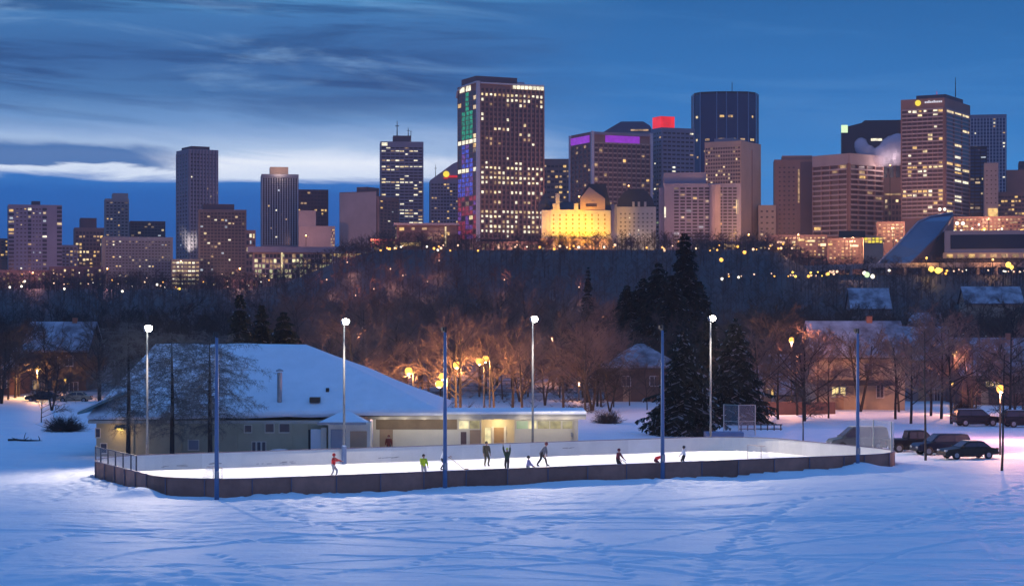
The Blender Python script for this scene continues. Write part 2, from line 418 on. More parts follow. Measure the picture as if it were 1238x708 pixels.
    def rng(v_, a, b_):
        n = N.new('ShaderNodeMapRange'); n.interpolation_type = 'SMOOTHSTEP'; L.new(v_, n.inputs[0]); n.inputs[1].default_value = a; n.inputs[2].default_value = b_; return n.outputs[0]
    def mix(f, a, c):
        n = N.new('ShaderNodeMix'); n.data_type = 'RGBA'; L.new(f, n.inputs['Factor']); L.new(a, n.inputs['A']); L.new(c, n.inputs['B']); return n.outputs['Result']
    snow = ramp(noise(.35), .3, .7, (.74, .78, .86), (.86, .87, .90))
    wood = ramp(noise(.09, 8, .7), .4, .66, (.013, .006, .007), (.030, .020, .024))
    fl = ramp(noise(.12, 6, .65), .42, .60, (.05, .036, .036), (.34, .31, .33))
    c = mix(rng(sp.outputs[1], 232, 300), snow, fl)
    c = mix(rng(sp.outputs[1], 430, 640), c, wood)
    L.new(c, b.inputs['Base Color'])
    bp = N.new('ShaderNodeBump'); bp.inputs['Strength'].default_value = .55; bp.inputs['Distance'].default_value = .10
    L.new(noise(1.7, 8, .65), bp.inputs['Height']); L.new(bp.outputs['Normal'], b.inputs['Normal'])
    me.materials.append(m)
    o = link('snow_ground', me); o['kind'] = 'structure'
build_ground()

# ------------------------------------------------------------------ rink
def outline(n=9, off=0.):
    P = []
    L_, W_, C_ = RL, RW, RC
    for cx, cyy, a0 in ((L_ - C_, C_, -90), (L_ - C_, W_ - C_, 0), (C_, W_ - C_, 90), (C_, C_, 180)):
        for k in range(n + 1):
            a = R(a0 + 90 * k / n); P.append((cx + (C_ + off) * math.cos(a), cyy + (C_ + off) * math.sin(a)))
    return P
ib = MB(); ib.prism([rk(*p) for p in outline(10, -.02)], -.05, .0)
ice = ib.build('ice_surface', 'ice'); ice['kind'] = 'structure'

mat('board_inside', (.78, .76, .70), .45, 0, .06, .8); mat('board_outside', (.30, .14, .10), .65, 0, .22, .9, .1); mat('board_cap', (.16, .13, .17), .5, 0, .1, 1.)
def vary(m, amt):
    nt = M[m].node_tree; b = nt.nodes['Principled BSDF']; src = b.inputs['Base Color'].links[0].from_socket
    oi = nt.nodes.new('ShaderNodeObjectInfo'); mr = nt.nodes.new('ShaderNodeMapRange'); mr.inputs[3].default_value = 1 - amt; mr.inputs[4].default_value = 1 + amt; nt.links.new(oi.outputs['Random'], mr.inputs[0])
    hs = nt.nodes.new('ShaderNodeHueSaturation'); nt.links.new(mr.outputs[0], hs.inputs['Value']); nt.links.new(src, hs.inputs['Color']); nt.links.new(hs.outputs[0], b.inputs['Base Color'])
vary('board_outside', .28); vary('board_inside', .07)
mat('scuff', (.42, .40, .38), .6, 0, .3, 3.)
boards = thing('rink_boards', 'hockey rink boards, white inside and dark brown outside, around the floodlit ice', 'rink boards', rk(0, 0))
def resample():
    P = outline(12); P.append(P[0]); seg = []
    pts = [P[0]]
    for a, b in zip(P, P[1:]):
        d = math.hypot(b[0] - a[0], b[1] - a[1]); n = max(1, int(d / .6))
        for k in range(1, n + 1): pts.append((a[0] + (b[0] - a[0]) * k / n, a[1] + (b[1] - a[1]) * k / n))
    return pts
def normals(pts):
    out = []
    for i in range(len(pts)):
        a = pts[max(i - 1, 0)]; b = pts[min(i + 1, len(pts) - 1)]; d = Vector((b[0] - a[0], b[1] - a[1])).normalized(); out.append(Vector((d.y, -d.x)))
    return out
RP = resample(); RN = normals(RP)
RN[0] = RN[-1] = (RN[0] + RN[-1]).normalized()
def strip(mb, idx, o0, o1, z0, z1, mi):
    vs = []
    for i in idx:
        p = Vector(RP[i]); n = RN[i]
        for o, z in ((o0, z0), (o1, z0), (o1, z1), (o0, z1)):
            q = p + n * o; w = rk(q.x, q.y, z) - rk(0, 0); vs.append(w)
    k = len(idx); fs = [(0, 1, 2, 3), tuple(4 * (k - 1) + j for j in (3, 2, 1, 0))]
    for a in range(k - 1):
        for j in range(4):
            j2 = (j + 1) % 4; fs.append((4 * a + j, 4 * a + 4 + j, 4 * a + 4 + j2, 4 * a + j2))
    mb.add(vs, fs, mi)
i = 0; cnt = 0; panels = []
while i < len(RP) - 1:
    j = i; d = 0
    while j < len(RP) - 1 and d < 2.43:
        d += math.hypot(RP[j + 1][0] - RP[j][0], RP[j + 1][1] - RP[j][1]); j += 1
    if len(RP) - 1 - j < 3: j = len(RP) - 1
    mb = MB(); idx = list(range(i, j + 1))
    strip(mb, idx, .0, .035, -.1, 1.13, 0); strip(mb, idx, .038, .085, -.1, 1.12, 1)
    strip(mb, idx, -.03, .13, 1.133, 1.18, 2)
    p = mb.build('board_panel', ['board_inside', 'board_outside', 'board_cap'], boards)
    post = MB(); q = Vector(RP[i]) + RN[i] * .13; w = rk(q.x, q.y) - rk(0, 0)
    post.box(w.x - .035, w.x + .035, w.y - .035, w.y + .035, -.1, 1.125); post.build('board_post', 'board_cap', p)
    panels.append((i, j)); i = j
sm = MB(); sl = MB()
for s0, s1, z0, z1 in ((3.3, 5.2, .12, .32), (5.9, 8.3, .18, .36), (13.2, 16.6, .12, .27), (9.5, 10.6, .3, .4), (23, 25, .3, .35), (39, 40, .55, .62)):
    for k in range(9):
        a = random.uniform(s0, s1 - .2); z = random.uniform(z0, z1)
        w0 = rk(a, RW - .006) - rk(0, 0); w1 = rk(a + random.uniform(.15, .5), RW - .006) - rk(0, 0)
        sm.add([(w0.x, w0.y, z), (w1.x, w1.y, z + .02), (w1.x, w1.y, z + .06), (w0.x, w0.y, z + .05)], [(0, 1, 2, 3)])
o = sm.build('puck_scuffs', 'scuff', boards); o['kind'] = 'stuff'

# tall mesh / glass on the two ends
def clear_mat(name, c, a):
    m = bpy.data.materials.new(name); m.use_nodes = True; nt = m.node_tree
    b = nt.nodes['Principled BSDF']; b.inputs['Base Color'].default_value = (*c, 1); b.inputs['Roughness'].default_value = .12; b.inputs['Alpha'].default_value = a
    M[name] = m
clear_mat('screen_glass', (.62, .62, .64), .22)
clear_mat('chain_link', (.42, .42, .44), .16)
def end_screen(name, label, cond, h, step, pm, frame):
    t = thing(name, label, 'fence', rk(0, 0))
    run = [i for i in range(len(RP) - 1) if cond(*RP[i])]
    # contiguous order
    st = 0
    for a in range(1, len(run)):
        if run[a] != run[a - 1] + 1: st = a
    run = run[st:] + run[:st]
    rail = MB(); gl = MB(); acc = 1e9; prev = None; cells = []; last = run[0]
    for i in run:
        q = Vector(RP[i]) + RN[i] * .05; w = rk(q.x, q.y) - rk(0, 0)
        if prev is not None: acc += (w - prev).length
        if acc >= step or i == run[-1]:
            acc = 0; p = MB(); p.box(w.x - .045, w.x + .045, w.y - .045, w.y + .045, 1.19, 1.19 + h, 0); p.build('post', pm, t)
            if i != run[0]: cells.append((last, i))
            last = i
        prev = w
    ks = [k for k in run]
    for z in ([1.19 + h] if frame else []):
        strip(rail, ks, .01, .09, z, z + .05, 0)
    if frame: rail.build('top_rail', pm, t)
    for a, b in cells:
        if b <= a: continue
        g = MB(); strip(g, list(range(a, b + 1)), .045, .057, 1.2, 1.18 + h, 0); g.build('screen_panel', 'screen_glass' if not frame else 'chain_link', t)
    return t
mat('fence_dark', (.10, .095, .11), .6, .2, .1, 2.); mat('fence_pale', (.55, .53, .45), .5, .2, .1, 2.)
end_screen('end_fence', 'low dark framed fence of square panels on top of the boards at the left end', lambda s, t: s < RC - 2.2 and t > 8.3 and t < RW - 3.6, .95, 1.75, 'fence_dark', True)
end_screen('end_glass', 'tall clear end screen with pale posts on the boards at the right end', lambda s, t: s > RL - RC + 1. and t > .8 and t < 8.4, 2.1, 2.3, 'fence_pale', False)

# goals
def goal(label, s, t, face):
    p = rk(s, t); g = thing('hockey_goal', label, 'hockey goal', p, math.atan2(U2.y, U2.x) + (0 if face > 0 else PI), 'hockey goals on the rink')
    f = MB(); r = .03
    f.tube([(0, -.92, 0), (0, -.92, 1.22), (0, .92, 1.22), (0, .92, 0)], r, 6, 0)
    f.tube([(0, -.92, .03), (-.95, -.7, .03), (-.95, .7, .03), (0, .92, .03)], r * .8, 6, 0)
    f.tube([(0, -.9, 1.2), (-.5, -.75, 1.2), (-.5, .75, 1.2), (0, .9, 1.2)], r * .8, 6, 0)
    f.build('goal_frame', 'goal_red', g)
    n = MB()
    for k in range(15):
        y = -.8 + 1.6 * k / 14
        n.tube([(-.5, y, 1.2), (-.75, y, .7), (-.95, y * .9, .03)], .006, 3)
    for k in range(8):
        q = k / 7; x = -.5 - .45 * q; z = 1.2 - 1.17 * q
        n.tube([(0, -.9, z), (x, -.75, z), (x, .75, z), (0, .9, z)], .006, 3)
    n.build('net', 'net', g)
mat('goal_red', (.45, .36, .34), .5, 0, .1, 2.); mat('net', (.6, .6, .6), .8, 0, 0)
goal('small hockey goal standing near the left end of the ice', 5.6, 9.2, 1)
goal('small hockey goal standing near the right end of the ice', RL - 7.2, 11.5, -1)

# floodlight poles
FLOOD = 9200.
def far_s(px, t):                               # s where the line t = const is seen at column px
    k = (px - HX) / F; A = R0 + N2 * t
    return (k * A.y - A.x) / (U2.x - k * U2.y)
def spot(loc, target, power, parent, col_=(1, .83, .68), ang=158):
    l = bpy.data.lights.new('flood_beam', 'SPOT'); l.energy = power; l.color = col_; l.spot_size = R(ang); l.spot_blend = .75; l.shadow_soft_size = .25
    o = bpy.data.objects.new('flood_beam', l); col.objects.link(o); o.location = loc; o.parent = parent
    d = (Vector(target) - Vector(loc)); o.rotation_euler = d.to_track_quat('-Z', 'Y').to_euler()
FL = ['left most lit floodlight pole, standing in front of the hall', 'lit floodlight pole standing in front of the porch of the hall', 'lit floodlight pole in front of the flat roofed wing of the hall', 'right most lit floodlight pole, beside the dark spruce trees']
for k, (px, ytop, tt) in enumerate(((178, 396, RW + .75), (416, 388, RW - .45), (644, 385, RW + .75), (859, 384, RW + .75))):
    s = far_s(px, tt); p = rk(s, tt); h = at(px, ytop, p.y).z
    t = thing('floodlight_pole', FL[k], 'floodlight', p, math.atan2(U2.y, U2.x), 'lit floodlights along the far side of the rink')
    m = MB(); m.tube([(0, 0, -.1), (0, 0, h * .5), (0, 0, h + .1)], [.10, .085, .065], 10); m.build('pole', 'pole_paint', t, True)
    m = MB(); m.box(-.3, .3, -.06, .06, h - .06, h + .04); m.build('crossarm', 'pole_paint', t)
    for xx in (-.14, .14):
        m = MB(); X = Matrix.Translation((xx, -.25, h - .05)) @ Matrix.Rotation(R(-32), 4, 'X')
        m.box(-.13, .13, -.12, .2, -.15, .15, 0, X); hd = m.build('flood_head', 'metal_grey', t)
        m = MB(); m.box(-.115, .115, -.14, -.125, -.13, .13, 0, X); m.build('lens', 'lamp_flood', hd)
    m = MB(); m.ball((0, -.36, h - .05), .24, 0, 14, 8); m.build('glare_ball', 'lamp_flood', t, True)  # glowing ball in place of the glare around the flood heads
    spot((0, -.85, h - .45), (-2. if k == 0 else 1. if k == 3 else 0, -12.5, 0), FLOOD, t)
    if k == 1:
        m = MB(); m.lathe([(.2, 0.02), (.2, 1.35), (.14, 1.45)], 10); m.build('base_pad', 'pole_blue', t)
UL = ['unlit blue pole in front of the rink, left most of the four', 'unlit blue pole in front of the rink beside the lime jacketed skater', 'unlit blue pole in front of the rink beside the bent red skater', 'unlit blue pole in a heap of snow before the right rink end']
for k, (px, ytop) in enumerate(((262, 401), (538, 395), (801, 393), (1037, 397))):
    s = far_s(px, -.75); p = rk(s, -.75); h = at(px, ytop, p.y).z
    t = thing('light_pole', UL[k], 'light pole', p, math.atan2(U2.y, U2.x), 'unlit poles along the near side of the rink')
    m = MB(); m.tube([(0, 0, -.15), (0, 0, h * .5), (0, 0, h - .3)], [.145, .12, .085], 10); m.build('pole', 'pole_blue', t, True)
    m = MB(); m.box(-.07, .07, -.1, .25, h - .35, h); m.box(-.14, .14, .06, .3, h - .25, h - .02); m.build('lamp_head', 'pole_dark', t)
    m = MB(); m.box(-.1, .1, -.19, -.12, 1.3, 1.75); m.build('junction_box', 'metal_grey', t)
# ------------------------------------------------------------------ community hall
mat('hall_wall', (.40, .36, .25), .85, 0, .12, .6); mat('wing_panel', (.66, .60, .48), .8, 0, .06, .5); mat('brown_panel', (.20, .14, .09), .8, 0, .15, 1.)
mat('trim_pale', (.66, .60, .50), .7, 0, .06, 1.); mat('door_tan', (.34, .23, .15), .7, 0, .1, 1.); mat('door_white', (.68, .68, .70), .6, 0, .04, 1.)
mat('teal_fascia', (.10, .22, .25), .6, 0, .1, 1.); mat('grey_clad', (.22, .24, .29), .7, 0, .1, 1.); mat('fascia', (.42, .38, .32), .7, 0, .1, 1.)
def hall():
    YF = 157.5; x0, x1 = -33.4, -13.0; yb = 179.5
    t = thing('community_hall', 'low community hall with a big snow covered hipped roof behind the rink', 'hall', (0, YF, 0))
    E, RZ, yr = 2.85, 8.55, 10.8               # eave, ridge, ridge depth behind the front
    w = MB(); w.box(x0, x1, 0, yb - YF, -.1, E); w.build('wall', 'hall_wall', t)
    # hipped roof: left hip steep, right hip reaching out over the porch
    rx0, rx1 = -30.6, -17.7; ex0, ex1, ey0, ey1 = -33.9, -5.6, -.75, 22.4
    def roofshape(dz, grow=0.):
        A = [(ex0 - grow, ey0 - grow, E + dz), (ex1 + grow, ey0 - grow + 1.4, E + .35 + dz), (ex1 + grow, ey1 + grow, E + .35 + dz), (ex0 - grow, ey1 + grow, E + dz), (rx0, yr, RZ + dz), (rx1, yr, RZ + dz)]
        return A
    lo = roofshape(0, .0); r = MB()
    r.add(lo, [(0, 1, 5, 4), (1, 2, 5), (2, 3, 4, 5), (3, 0, 4), (3, 2, 1, 0)]); r.build('roof', 'dark_roof', t)
    s = MB(); a = roofshape(.03, -.02); b = roofshape(.27, .10)
    s.add(a + b, [(6, 7, 11, 10), (7, 8, 11), (8, 9, 10, 11), (9, 6, 10), (0, 1, 7, 6), (1, 2, 8, 7), (2, 3, 9, 8), (3, 0, 6, 9)])
    bm = bmesh.new(); me0 = s.mesh('roof_snow', 'snow_roof', True); bm.from_mesh(me0)
    bmesh.ops.remove_doubles(bm, verts=bm.verts, dist=1e-4); bmesh.ops.triangulate(bm, faces=bm.faces)
    for _ in range(4): bmesh.ops.subdivide_edges(bm, edges=[e for e in bm.edges if e.calc_length() > .8], cuts=1, use_grid_fill=True)
    P_ = np.array([v.co[:] for v in bm.verts]); nz = vnoise(P_[:, 0] / 2.6, P_[:, 1] / 2.6, 41) * .16 + vnoise(P_[:, 0] / .7, P_[:, 1] / .7, 42) * .06
    for v, a_ in zip(bm.verts, nz):
        v.co.z += a_ * .8
        if v.co.y < ey0 + .3: v.co.y += a_ * 1.1; v.co.z -= .02
    bm.to_mesh(me0); bm.free(); me0.polygons.foreach_set('use_smooth', np.ones(len(me0.polygons), dtype=bool)); so = link('roof_snow', me0, t)
    f = MB(); f.box(ex0, -15.2, ey0 - .04, ey0 + .02, E - .22, E + .02); f.build('eave_board', 'fascia', t)
    # vent pipe, hatch and small vent on the slope
    def onroof(px, py):                          # slope point under a pixel
        n0 = Vector((0, ey0, E + .27)); n1 = Vector((0, yr, RZ + .27)); sl = (n1.z - n0.z) / (n1.y - n0.y)
        k = (CH - 0) ; m_ = (py - HY) / F
        # z = CH - m*(YF + y) ; z = n0.z + sl (y - ey0)
        y = (CH - m_ * YF - n0.z + sl * ey0) / (sl + m_)
        return Vector(((px - HX) / F * (YF + y), y, n0.z + sl * (y - ey0)))
    p = onroof(338, 483); m = MB(); m.tube([p - Vector((0, 0, .3)), p + Vector((0, 0, 2.2))], .21, 10); m.lathe([(.3, 0), (.3, .1), (.05, .22)], 10, 0, p + Vector((0, 0, 2.3))); m.build('vent_pipe', 'metal_grey', t)
    p = onroof(381, 483); m = MB(); m.box(p.x - .42, p.x + .42, p.y - .4, p.y + .3, p.z - .2, p.z + .22); m.build('roof_vent', 'black', t)
    p = onroof(396, 471); m = MB(); m.box(p.x - .13, p.x + .13, p.y - .15, p.y + .15, p.z - .2, p.z + .16); m.build('roof_vent', 'black', t)
    def X(px): return (px - HX) * YF / F
    def Z(py): return CH - (py - HY) * YF / F
    def win(px0, px1, py0, py1, m_='glass_dark', fr='trim_pale'):
        f = MB(); a, b, z0, z1 = X(px0), X(px1), Z(py1), Z(py0)
        f.box(a - .06, b + .06, -.06, -.004, z1, z1 + .07); f.box(a - .06, b + .06, -.08, -.004, z0 - .08, z0); f.box(a - .06, a, -.06, -.004, z0, z1); f.box(b, b + .06, -.06, -.004, z0, z1)
        o = f.build('window', fr, t)
        g = MB(); g.box(a, b, -.035, -.004, z0, z1); g.build('pane', m_, o)
    win(321, 331, 512, 522); win(338, 350, 512, 522); win(296, 304, 514, 522)
    for a in (305, 311, 317): win(a, a + 4, 534, 547)
    win(228, 240, 532, 543, 'grey_clad'); win(116, 121, 518, 528); win(122, 129, 536, 547)
    pl = MB()
    for px in (371, 352, 285, 218, 160): a = X(px); pl.box(a - .12, a + .12, -.10, -.003, -.05, E - .24)
    pl.build('pilaster', 'hall_wall', t)
    d = MB(); d.box(X(371.5), X(376), -.05, -.002, 0, 2.1); d.build('door', 'black', t)
    # lit lamp under the left eave
    p = Vector((X(146), -.35, Z(518))); lp = MB(); lp.box(p.x - .3, p.x + .3, -.34, -.002, p.z - .1, p.z + .12); o = lp.build('wall_lamp', 'metal_grey', t)
    g = MB(); g.box(p.x - .26, p.x + .26, -.30, -.05, p.z - .13, p.z - .103); g.box(p.x - .24, p.x + .24, -.375, -.343, p.z - .08, p.z + .07); g.build('lamp_glass', 'lamp_yellow', o)
    point('wall_light', (p.x, -.9, p.z - .25), (1, .62, .22), 45, t, .15)
    # small canopy with teal edge at the left end
    c = MB(); c.slab([(-34.7, -1., 3.35), (-34.7, 4, 3.35), (-31.3, 5, 4.9), (-31.3, -.3, 4.9)], (0, 0, .18)); c.build('side_canopy', 'teal_fascia', t)
    c = MB(); c.slab([(-34.65, -.95, 3.54), (-34.65, 3.9, 3.54), (-31.3, 4.9, 5.09), (-31.3, -.25, 5.09)], (0, 0, .12)); c.build('canopy_snow', 'snow_roof', t)
    # porch at the joint of hall and wing
    p = MB(); p.box(X(400), X(450), -2.2, -.004, -.1, 2.75); p.build('porch_wall', 'trim_pale', t)
    q = MB(); q.box(X(403), X(421), -2.26, -2.203, 0, 2.25); q.build('porch_panel', 'grey_clad', t)
    q = MB(); q.box(X(426), X(446), -2.26, -2.203, 0, 2.1); q.build('porch_door', 'door_tan', t)
    q = MB(); q.box(X(377), X(389.5), -.9, -.1, 0, 2.15); q.build('open_door', 'door_white', t)
    q = MB(); q.box(X(389.8), X(396.5), -1.3, -.95, 0, 2.3); q.build('pillar', 'trim_pale', t)
    q = MB(); a, b, m_ = X(388), X(446), X(418); zz = 2.78
    V = [(a, -2.9, zz), (b + .2, -2.9, zz), (b + .2, .0, zz), (a, .0, zz), (m_, -.2, zz + .75), (a + .7, -2.6, zz + .2), (b - .3, -2.6, zz + .2)]
    q.add([(a, -2.9, zz), (b, -2.9, zz), (b, -.0, zz), (a, -.0, zz), (m_ - .3, -.02, zz + .8), (m_ + .3, -.02, zz + .8)], [(0, 1, 5, 4), (1, 2, 5), (3, 0, 4), (3, 2, 1, 0), (2, 3, 4, 5)]); q.build('porch_roof', 'snow_roof', t)
    q = MB(); q.box(a, b, -2.98, -2.903, zz - .14, zz + .06); q.build('porch_fascia', 'grey_clad', t)
    # heap of snow thrown up against the wall
    h = MB(); h.ball((X(341), -1.6, -.05), 1.0, 0, 14, 8, (1.5, .9, .72)); h.build('snow_heap', 'snow_roof', t, True)
    return t
hall()
def wing():
    YF = 159.6
    t = thing('hall_wing', 'flat roofed cream wing with lit strip windows and a lit doorway', 'building', (0, YF, 0))
    def X(px): return (px - HX) * YF / F
    def Z(py): return CH - (py - HY) * YF / F
    a, b = X(450.5), X(699); T = 2.86
    w = MB()                                     # front wall pieces leave the entrance alcove open
    w.box(a, X(582), 0, 6, -.1, T); w.box(X(622), b, 0, 6, -.1, T); w.box(X(582), X(622), 1.5, 6, -.1, T); w.build('wall', 'wing_panel', t)
    r = MB(); r.box(X(446), X(708), -1., 6.6, T + .003, T + .42); r.build('roof', 'fascia', t)
    s = MB(); s.box(X(445.5), X(708.5), -1.06, 6.66, T + .425, T + .60); s.build('roof_snow', 'snow_roof', t)
    def part(name, px0, px1, z0, z1, m_, out=.05, par=t):
        q = MB(); q.box(X(px0), X(px1), -out, -.003, z0, z1); return q.build(name, m_, par)
    part('brown_panel', 454, 552.5, 2.0, T - .02, 'brown_panel')
    part('door', 459, 475, 0, 1.98, 'door_tan'); part('door_frame', 455, 458.7, 0, 1.98, 'trim_pale', .07)
    for px in (478, 504, 532): part('panel_joint', px, px + .8, 0, 1.98, 'trim_pale', .02)
    f = part('window', 554, 581, 1.98, T - .1, 'trim_pale')
    for c0, c1, m_ in ((555, 566.5, 'lit_cream'), (567.5, 580, 'lit_dimcream')): part('pane', c0, c1, 2.05, T - .16, m_, .065, f)
    part('lower_panel', 554, 566, 0, 1.9, 'trim_pale'); part('lower_window', 557, 564, .6, 1.8, 'glass_brown', .06); part('brown_door', 568, 581, 0, 1.95, 'door_tan')
    f = part('strip_window', 623.5, 693, 1.98, T - .12, 'trim_pale')
    for k, (c0, c1, m_) in enumerate(((624.5, 638, 'lit_green'), (639, 645, 'lit_cream'), (646, 648.5, 'lit_cream'), (650, 664, 'lit_dimcream'), (665, 678, 'lit_dimcream'), (680, 692, 'lit_dimcream'))): part('pane', c0, c1, 2.05, T - .18, m_, .065, f)
    q = MB(); q.box(X(597), X(609), 1.44, 1.497, 0, 2.05); d = q.build('entrance_door', 'door_tan', t)
    q = MB(); q.box(X(607), X(607.8), 1.39, 1.437, .95, 1.1); q.build('handle', 'metal_grey', d)
    q = MB(); q.box(X(594), X(596.8), 1.42, 1.497, 0, 2.15); q.box(X(609.2), X(612), 1.42, 1.497, 0, 2.15); q.build('door_frame', 'door_white', t)
    q = MB(); q.box(X(586), X(593), 1.46, 1.497, .2, 2.05); q.build('side_light', 'lit_cream', t)
    q = MB(); q.box(X(597), X(607), .3, 1.1, T - .08, T - .004); q.build('ceiling_lamp', 'lamp_yellow', t)
    point('porch_light', (X(602), .55, T - .45), (1, .74, .36), 60, t, .2)
    [point('added_wall_fill', (X(px), -1.35, T - .3), (1, .91, .74), 24, t, .3) for px in (466, 490, 514, 538, 562, 632, 658, 684)]  # added fill in place of bounced light on the wing wall
    for px in (466, 490, 514, 538, 562, 632, 658, 684): q = MB(); q.box(X(px) - .08, X(px) + .08, -.9, -.75, T - .035, T - .002); q.build('added_eave_lamp', 'lit_dim', t)  # small glowing fittings made up for the added wall fill
    part('pilaster', 450.6, 454.5, 0, T - .03, 'trim_pale', .16); part('pilaster', 694.5, 698.8, 0, T - .03, 'trim_pale', .12)
    q = MB(); q.box(X(690), X(692), -.2, -.003, 1.4, 1.75); q.build('wall_box', 'metal_grey', t)
emit('lit_dimcream', (.9, .75, .32), .30, .4, 2.)
wing()

# ------------------------------------------------------------------ people
mat('skin', (.45, .26, .19), .6, 0, .05, 4.); mat('hair', (.025, .02, .018), .8, 0, .2, 9.)
for n_, c_ in (('red_cloth', (.62, .03, .03)), ('lime_cloth', (.50, .62, .02)), ('white_cloth', (.75, .76, .78)), ('olive_cloth', (.07, .06, .035)), ('black_cloth', (.018, .018, .02)), ('green_cloth', (.02, .045, .025)),
               ('lilac_cloth', (.26, .24, .42)), ('slate_cloth', (.10, .11, .15)), ('maroon_cloth', (.12, .015, .03)), ('grey_cloth', (.36, .35, .36)), ('rust_cloth', (.22, .035, .02)), ('navy_cloth', (.03, .035, .06))):
    mat(n_, c_, .85, 0, .2, 7.)
mat('stick_wood', (.35, .22, .12), .6, 0, .1, 6.)
def skin_mesh(name, joints, edges, root, mats, pick, sub=1):
    keys = list(joints); me = bpy.data.meshes.new(name)
    me.from_pydata([joints[k][0] for k in keys], [(keys.index(a), keys.index(b)) for a, b in edges], [])
    o = bpy.data.objects.new(name, me); col.objects.link(o)
    o.modifiers.new('skin', 'SKIN'); 
    for i, k in enumerate(keys):
        r = joints[k][1]; me.skin_vertices[0].data[i].radius = r if hasattr(r, '__len__') else (r, r)
        me.skin_vertices[0].data[i].use_root = (k == root)
    s = o.modifiers.new('sub', 'SUBSURF'); s.levels = sub; s.render_levels = sub
    dg = bpy.context.evaluated_depsgraph_get(); dg.update()
    new = bpy.data.meshes.new_from_object(o.evaluated_get(dg)); new.name = name
    bpy.data.objects.remove(o); bpy.data.meshes.remove(me)
    new.materials.clear()
    for m in mats: new.materials.append(M[m])
    segs = [(Vector(joints[a][0]), Vector(joints[b][0]), a, b) for a, b in edges]
    for p in new.polygons:
        c = p.center; best = None
        for a, b, ka, kb in segs:
            d = b - a; t = max(0, min(1, (c - a).dot(d) / max(d.length_squared, 1e-9))); q = (c - a - d * t).length
            if best is None or q < best[0]: best = (q, ka, kb, t)
        p.material_index = pick(best[1], best[2], best[3]); p.use_smooth = True
    return new
def person(label, loc, face, H=1.68, lean=0., crouch=0., arms=((.15, .1), (.15, .1)), stride=.15, coat='red_cloth', legs='black_cloth', hat='hair', hat_r=1.0, long=0., boots='black_cloth', headdown=0., spread=.12, kneel=False):
    """arms: for each side (swing forward, bend) in radians; lean: torso forward; crouch: knee bend 0..1. Faces +x before the turn."""
    t = thing('person', label, 'person', loc, face)
    k = H / 1.75
    hipz = (.93 - .22 * crouch) * k
    if kneel: hipz = .48 * k
    hip = Vector((-.12 * crouch, 0, hipz))
    up = Vector((math.sin(lean), 0, math.cos(lean)))
    ch = hip + up * .42 * k; nk = hip + up * .56 * k
    hu = Vector((math.sin(lean * .6 + headdown), 0, math.cos(lean * .6 + headdown)))
    hd = nk + hu * .17 * k; top = nk + hu * .27 * k
    J = {'hip': (hip, .15 * k), 'waist': (hip + up * .18 * k, .14 * k), 'chest': (ch, (.19 * k, .14 * k)), 'neck': (nk, .055 * k), 'head': (hd, .098 * k), 'top': (top, .07 * k),
         'nose': (hd + Vector((hu.z, 0, -hu.x)) * .108 * k, .016 * k)}
    Ed = [('hip', 'waist'), ('waist', 'chest'), ('chest', 'neck'), ('neck', 'head'), ('head', 'top'), ('head', 'nose')]
    AJ = {}; AE = []
    for sd, (sw, bd) in zip((1, -1), arms):
        n = 'L' if sd > 0 else 'R'
        sh = ch + up * .08 * k + Vector((0, sd * .19 * k, 0))
        a = Vector((math.sin(sw), sd * .22, -math.cos(sw))).normalized(); el = sh + a * .29 * k
        b = Vector((math.sin(sw + bd), sd * .05, -math.cos(sw + bd))).normalized(); wr = el + b * .25 * k; ha = wr + b * .10 * k
        for q, p, r in (('sh', sh, .065), ('el', el, .05), ('wr', wr, .036), ('ha', ha, .035)): J[q + n] = (p, r * k)
        Ed += [('chest', 'sh' + n), ('sh' + n, 'el' + n), ('el' + n, 'wr' + n), ('wr' + n, 'ha' + n)]
        # thumb and fingers, short chains from the palm
        sidev = Vector((0, -sd, 0)); fw = b.cross(sidev).normalized()
        for fi in range(4):
            q = ha + fw * (.03 - .02 * fi) * k; f1 = q + b * (.05 + .012 * (fi in (1, 2))) * k; f2 = f1 + (b * .6 + sidev * .5).normalized() * .035 * k
            J['fa%d' % fi + n] = (f1, .0095 * k); J['fb%d' % fi + n] = (f2, .008 * k); Ed += [('ha' + n, 'fa%d' % fi + n), ('fa%d' % fi + n, 'fb%d' % fi + n)]
        th = wr.lerp(ha, .6) + fw * .045 * k + b * .03 * k; J['th' + n] = (th, .011 * k); Ed.append(('wr' + n, 'th' + n))
        fo = stride * sd
        hj = hip + Vector((0, sd * .095 * k, -.04 * k)); an = Vector((fo * k, sd * (spread) * k, .10 * k))
        if kneel: kn = Vector((hip.x + .30 * k, sd * .14 * k, .10 * k)); an = Vector((hip.x - .12 * k, sd * .14 * k, .08 * k)); to = an + Vector((-.16 * k, 0, -.03 * k))
        else:
            mid = (hj + an) / 2; L_ = .86 * k; d = (an - hj).length; off = math.sqrt(max(0, (L_ / 2) ** 2 - (d / 2) ** 2)); kn = mid + Vector((off * .9 + .01, sd * .02, .03 * k)); to = an + Vector((.17 * k, sd * .03, -.05 * k))
        for q, p, r in (('hj', hj, .112), ('kn', kn, .085), ('an', an, .064), ('to', to, .05)): J[q + n] = (p, r * k)
        Ed += [('hip', 'hj' + n), ('hj' + n, 'kn' + n), ('kn' + n, 'an' + n), ('an' + n, 'to' + n)]
    def pick(a, b, tt):
        if b[:2] in ('hj', 'kn') or a[:2] in ('hj', 'kn') and b[:2] == 'an': return 1
        if b[:2] == 'to': return 2
        if b in ('head', 'top', 'nose') or b[:2] in ('ha', 'fa', 'fb', 'th') : return 0
        return 3
    me = skin_mesh('person_body', J, Ed, 'hip', ['skin', legs, boots, coat], pick, 1)
    link('body', me, t)
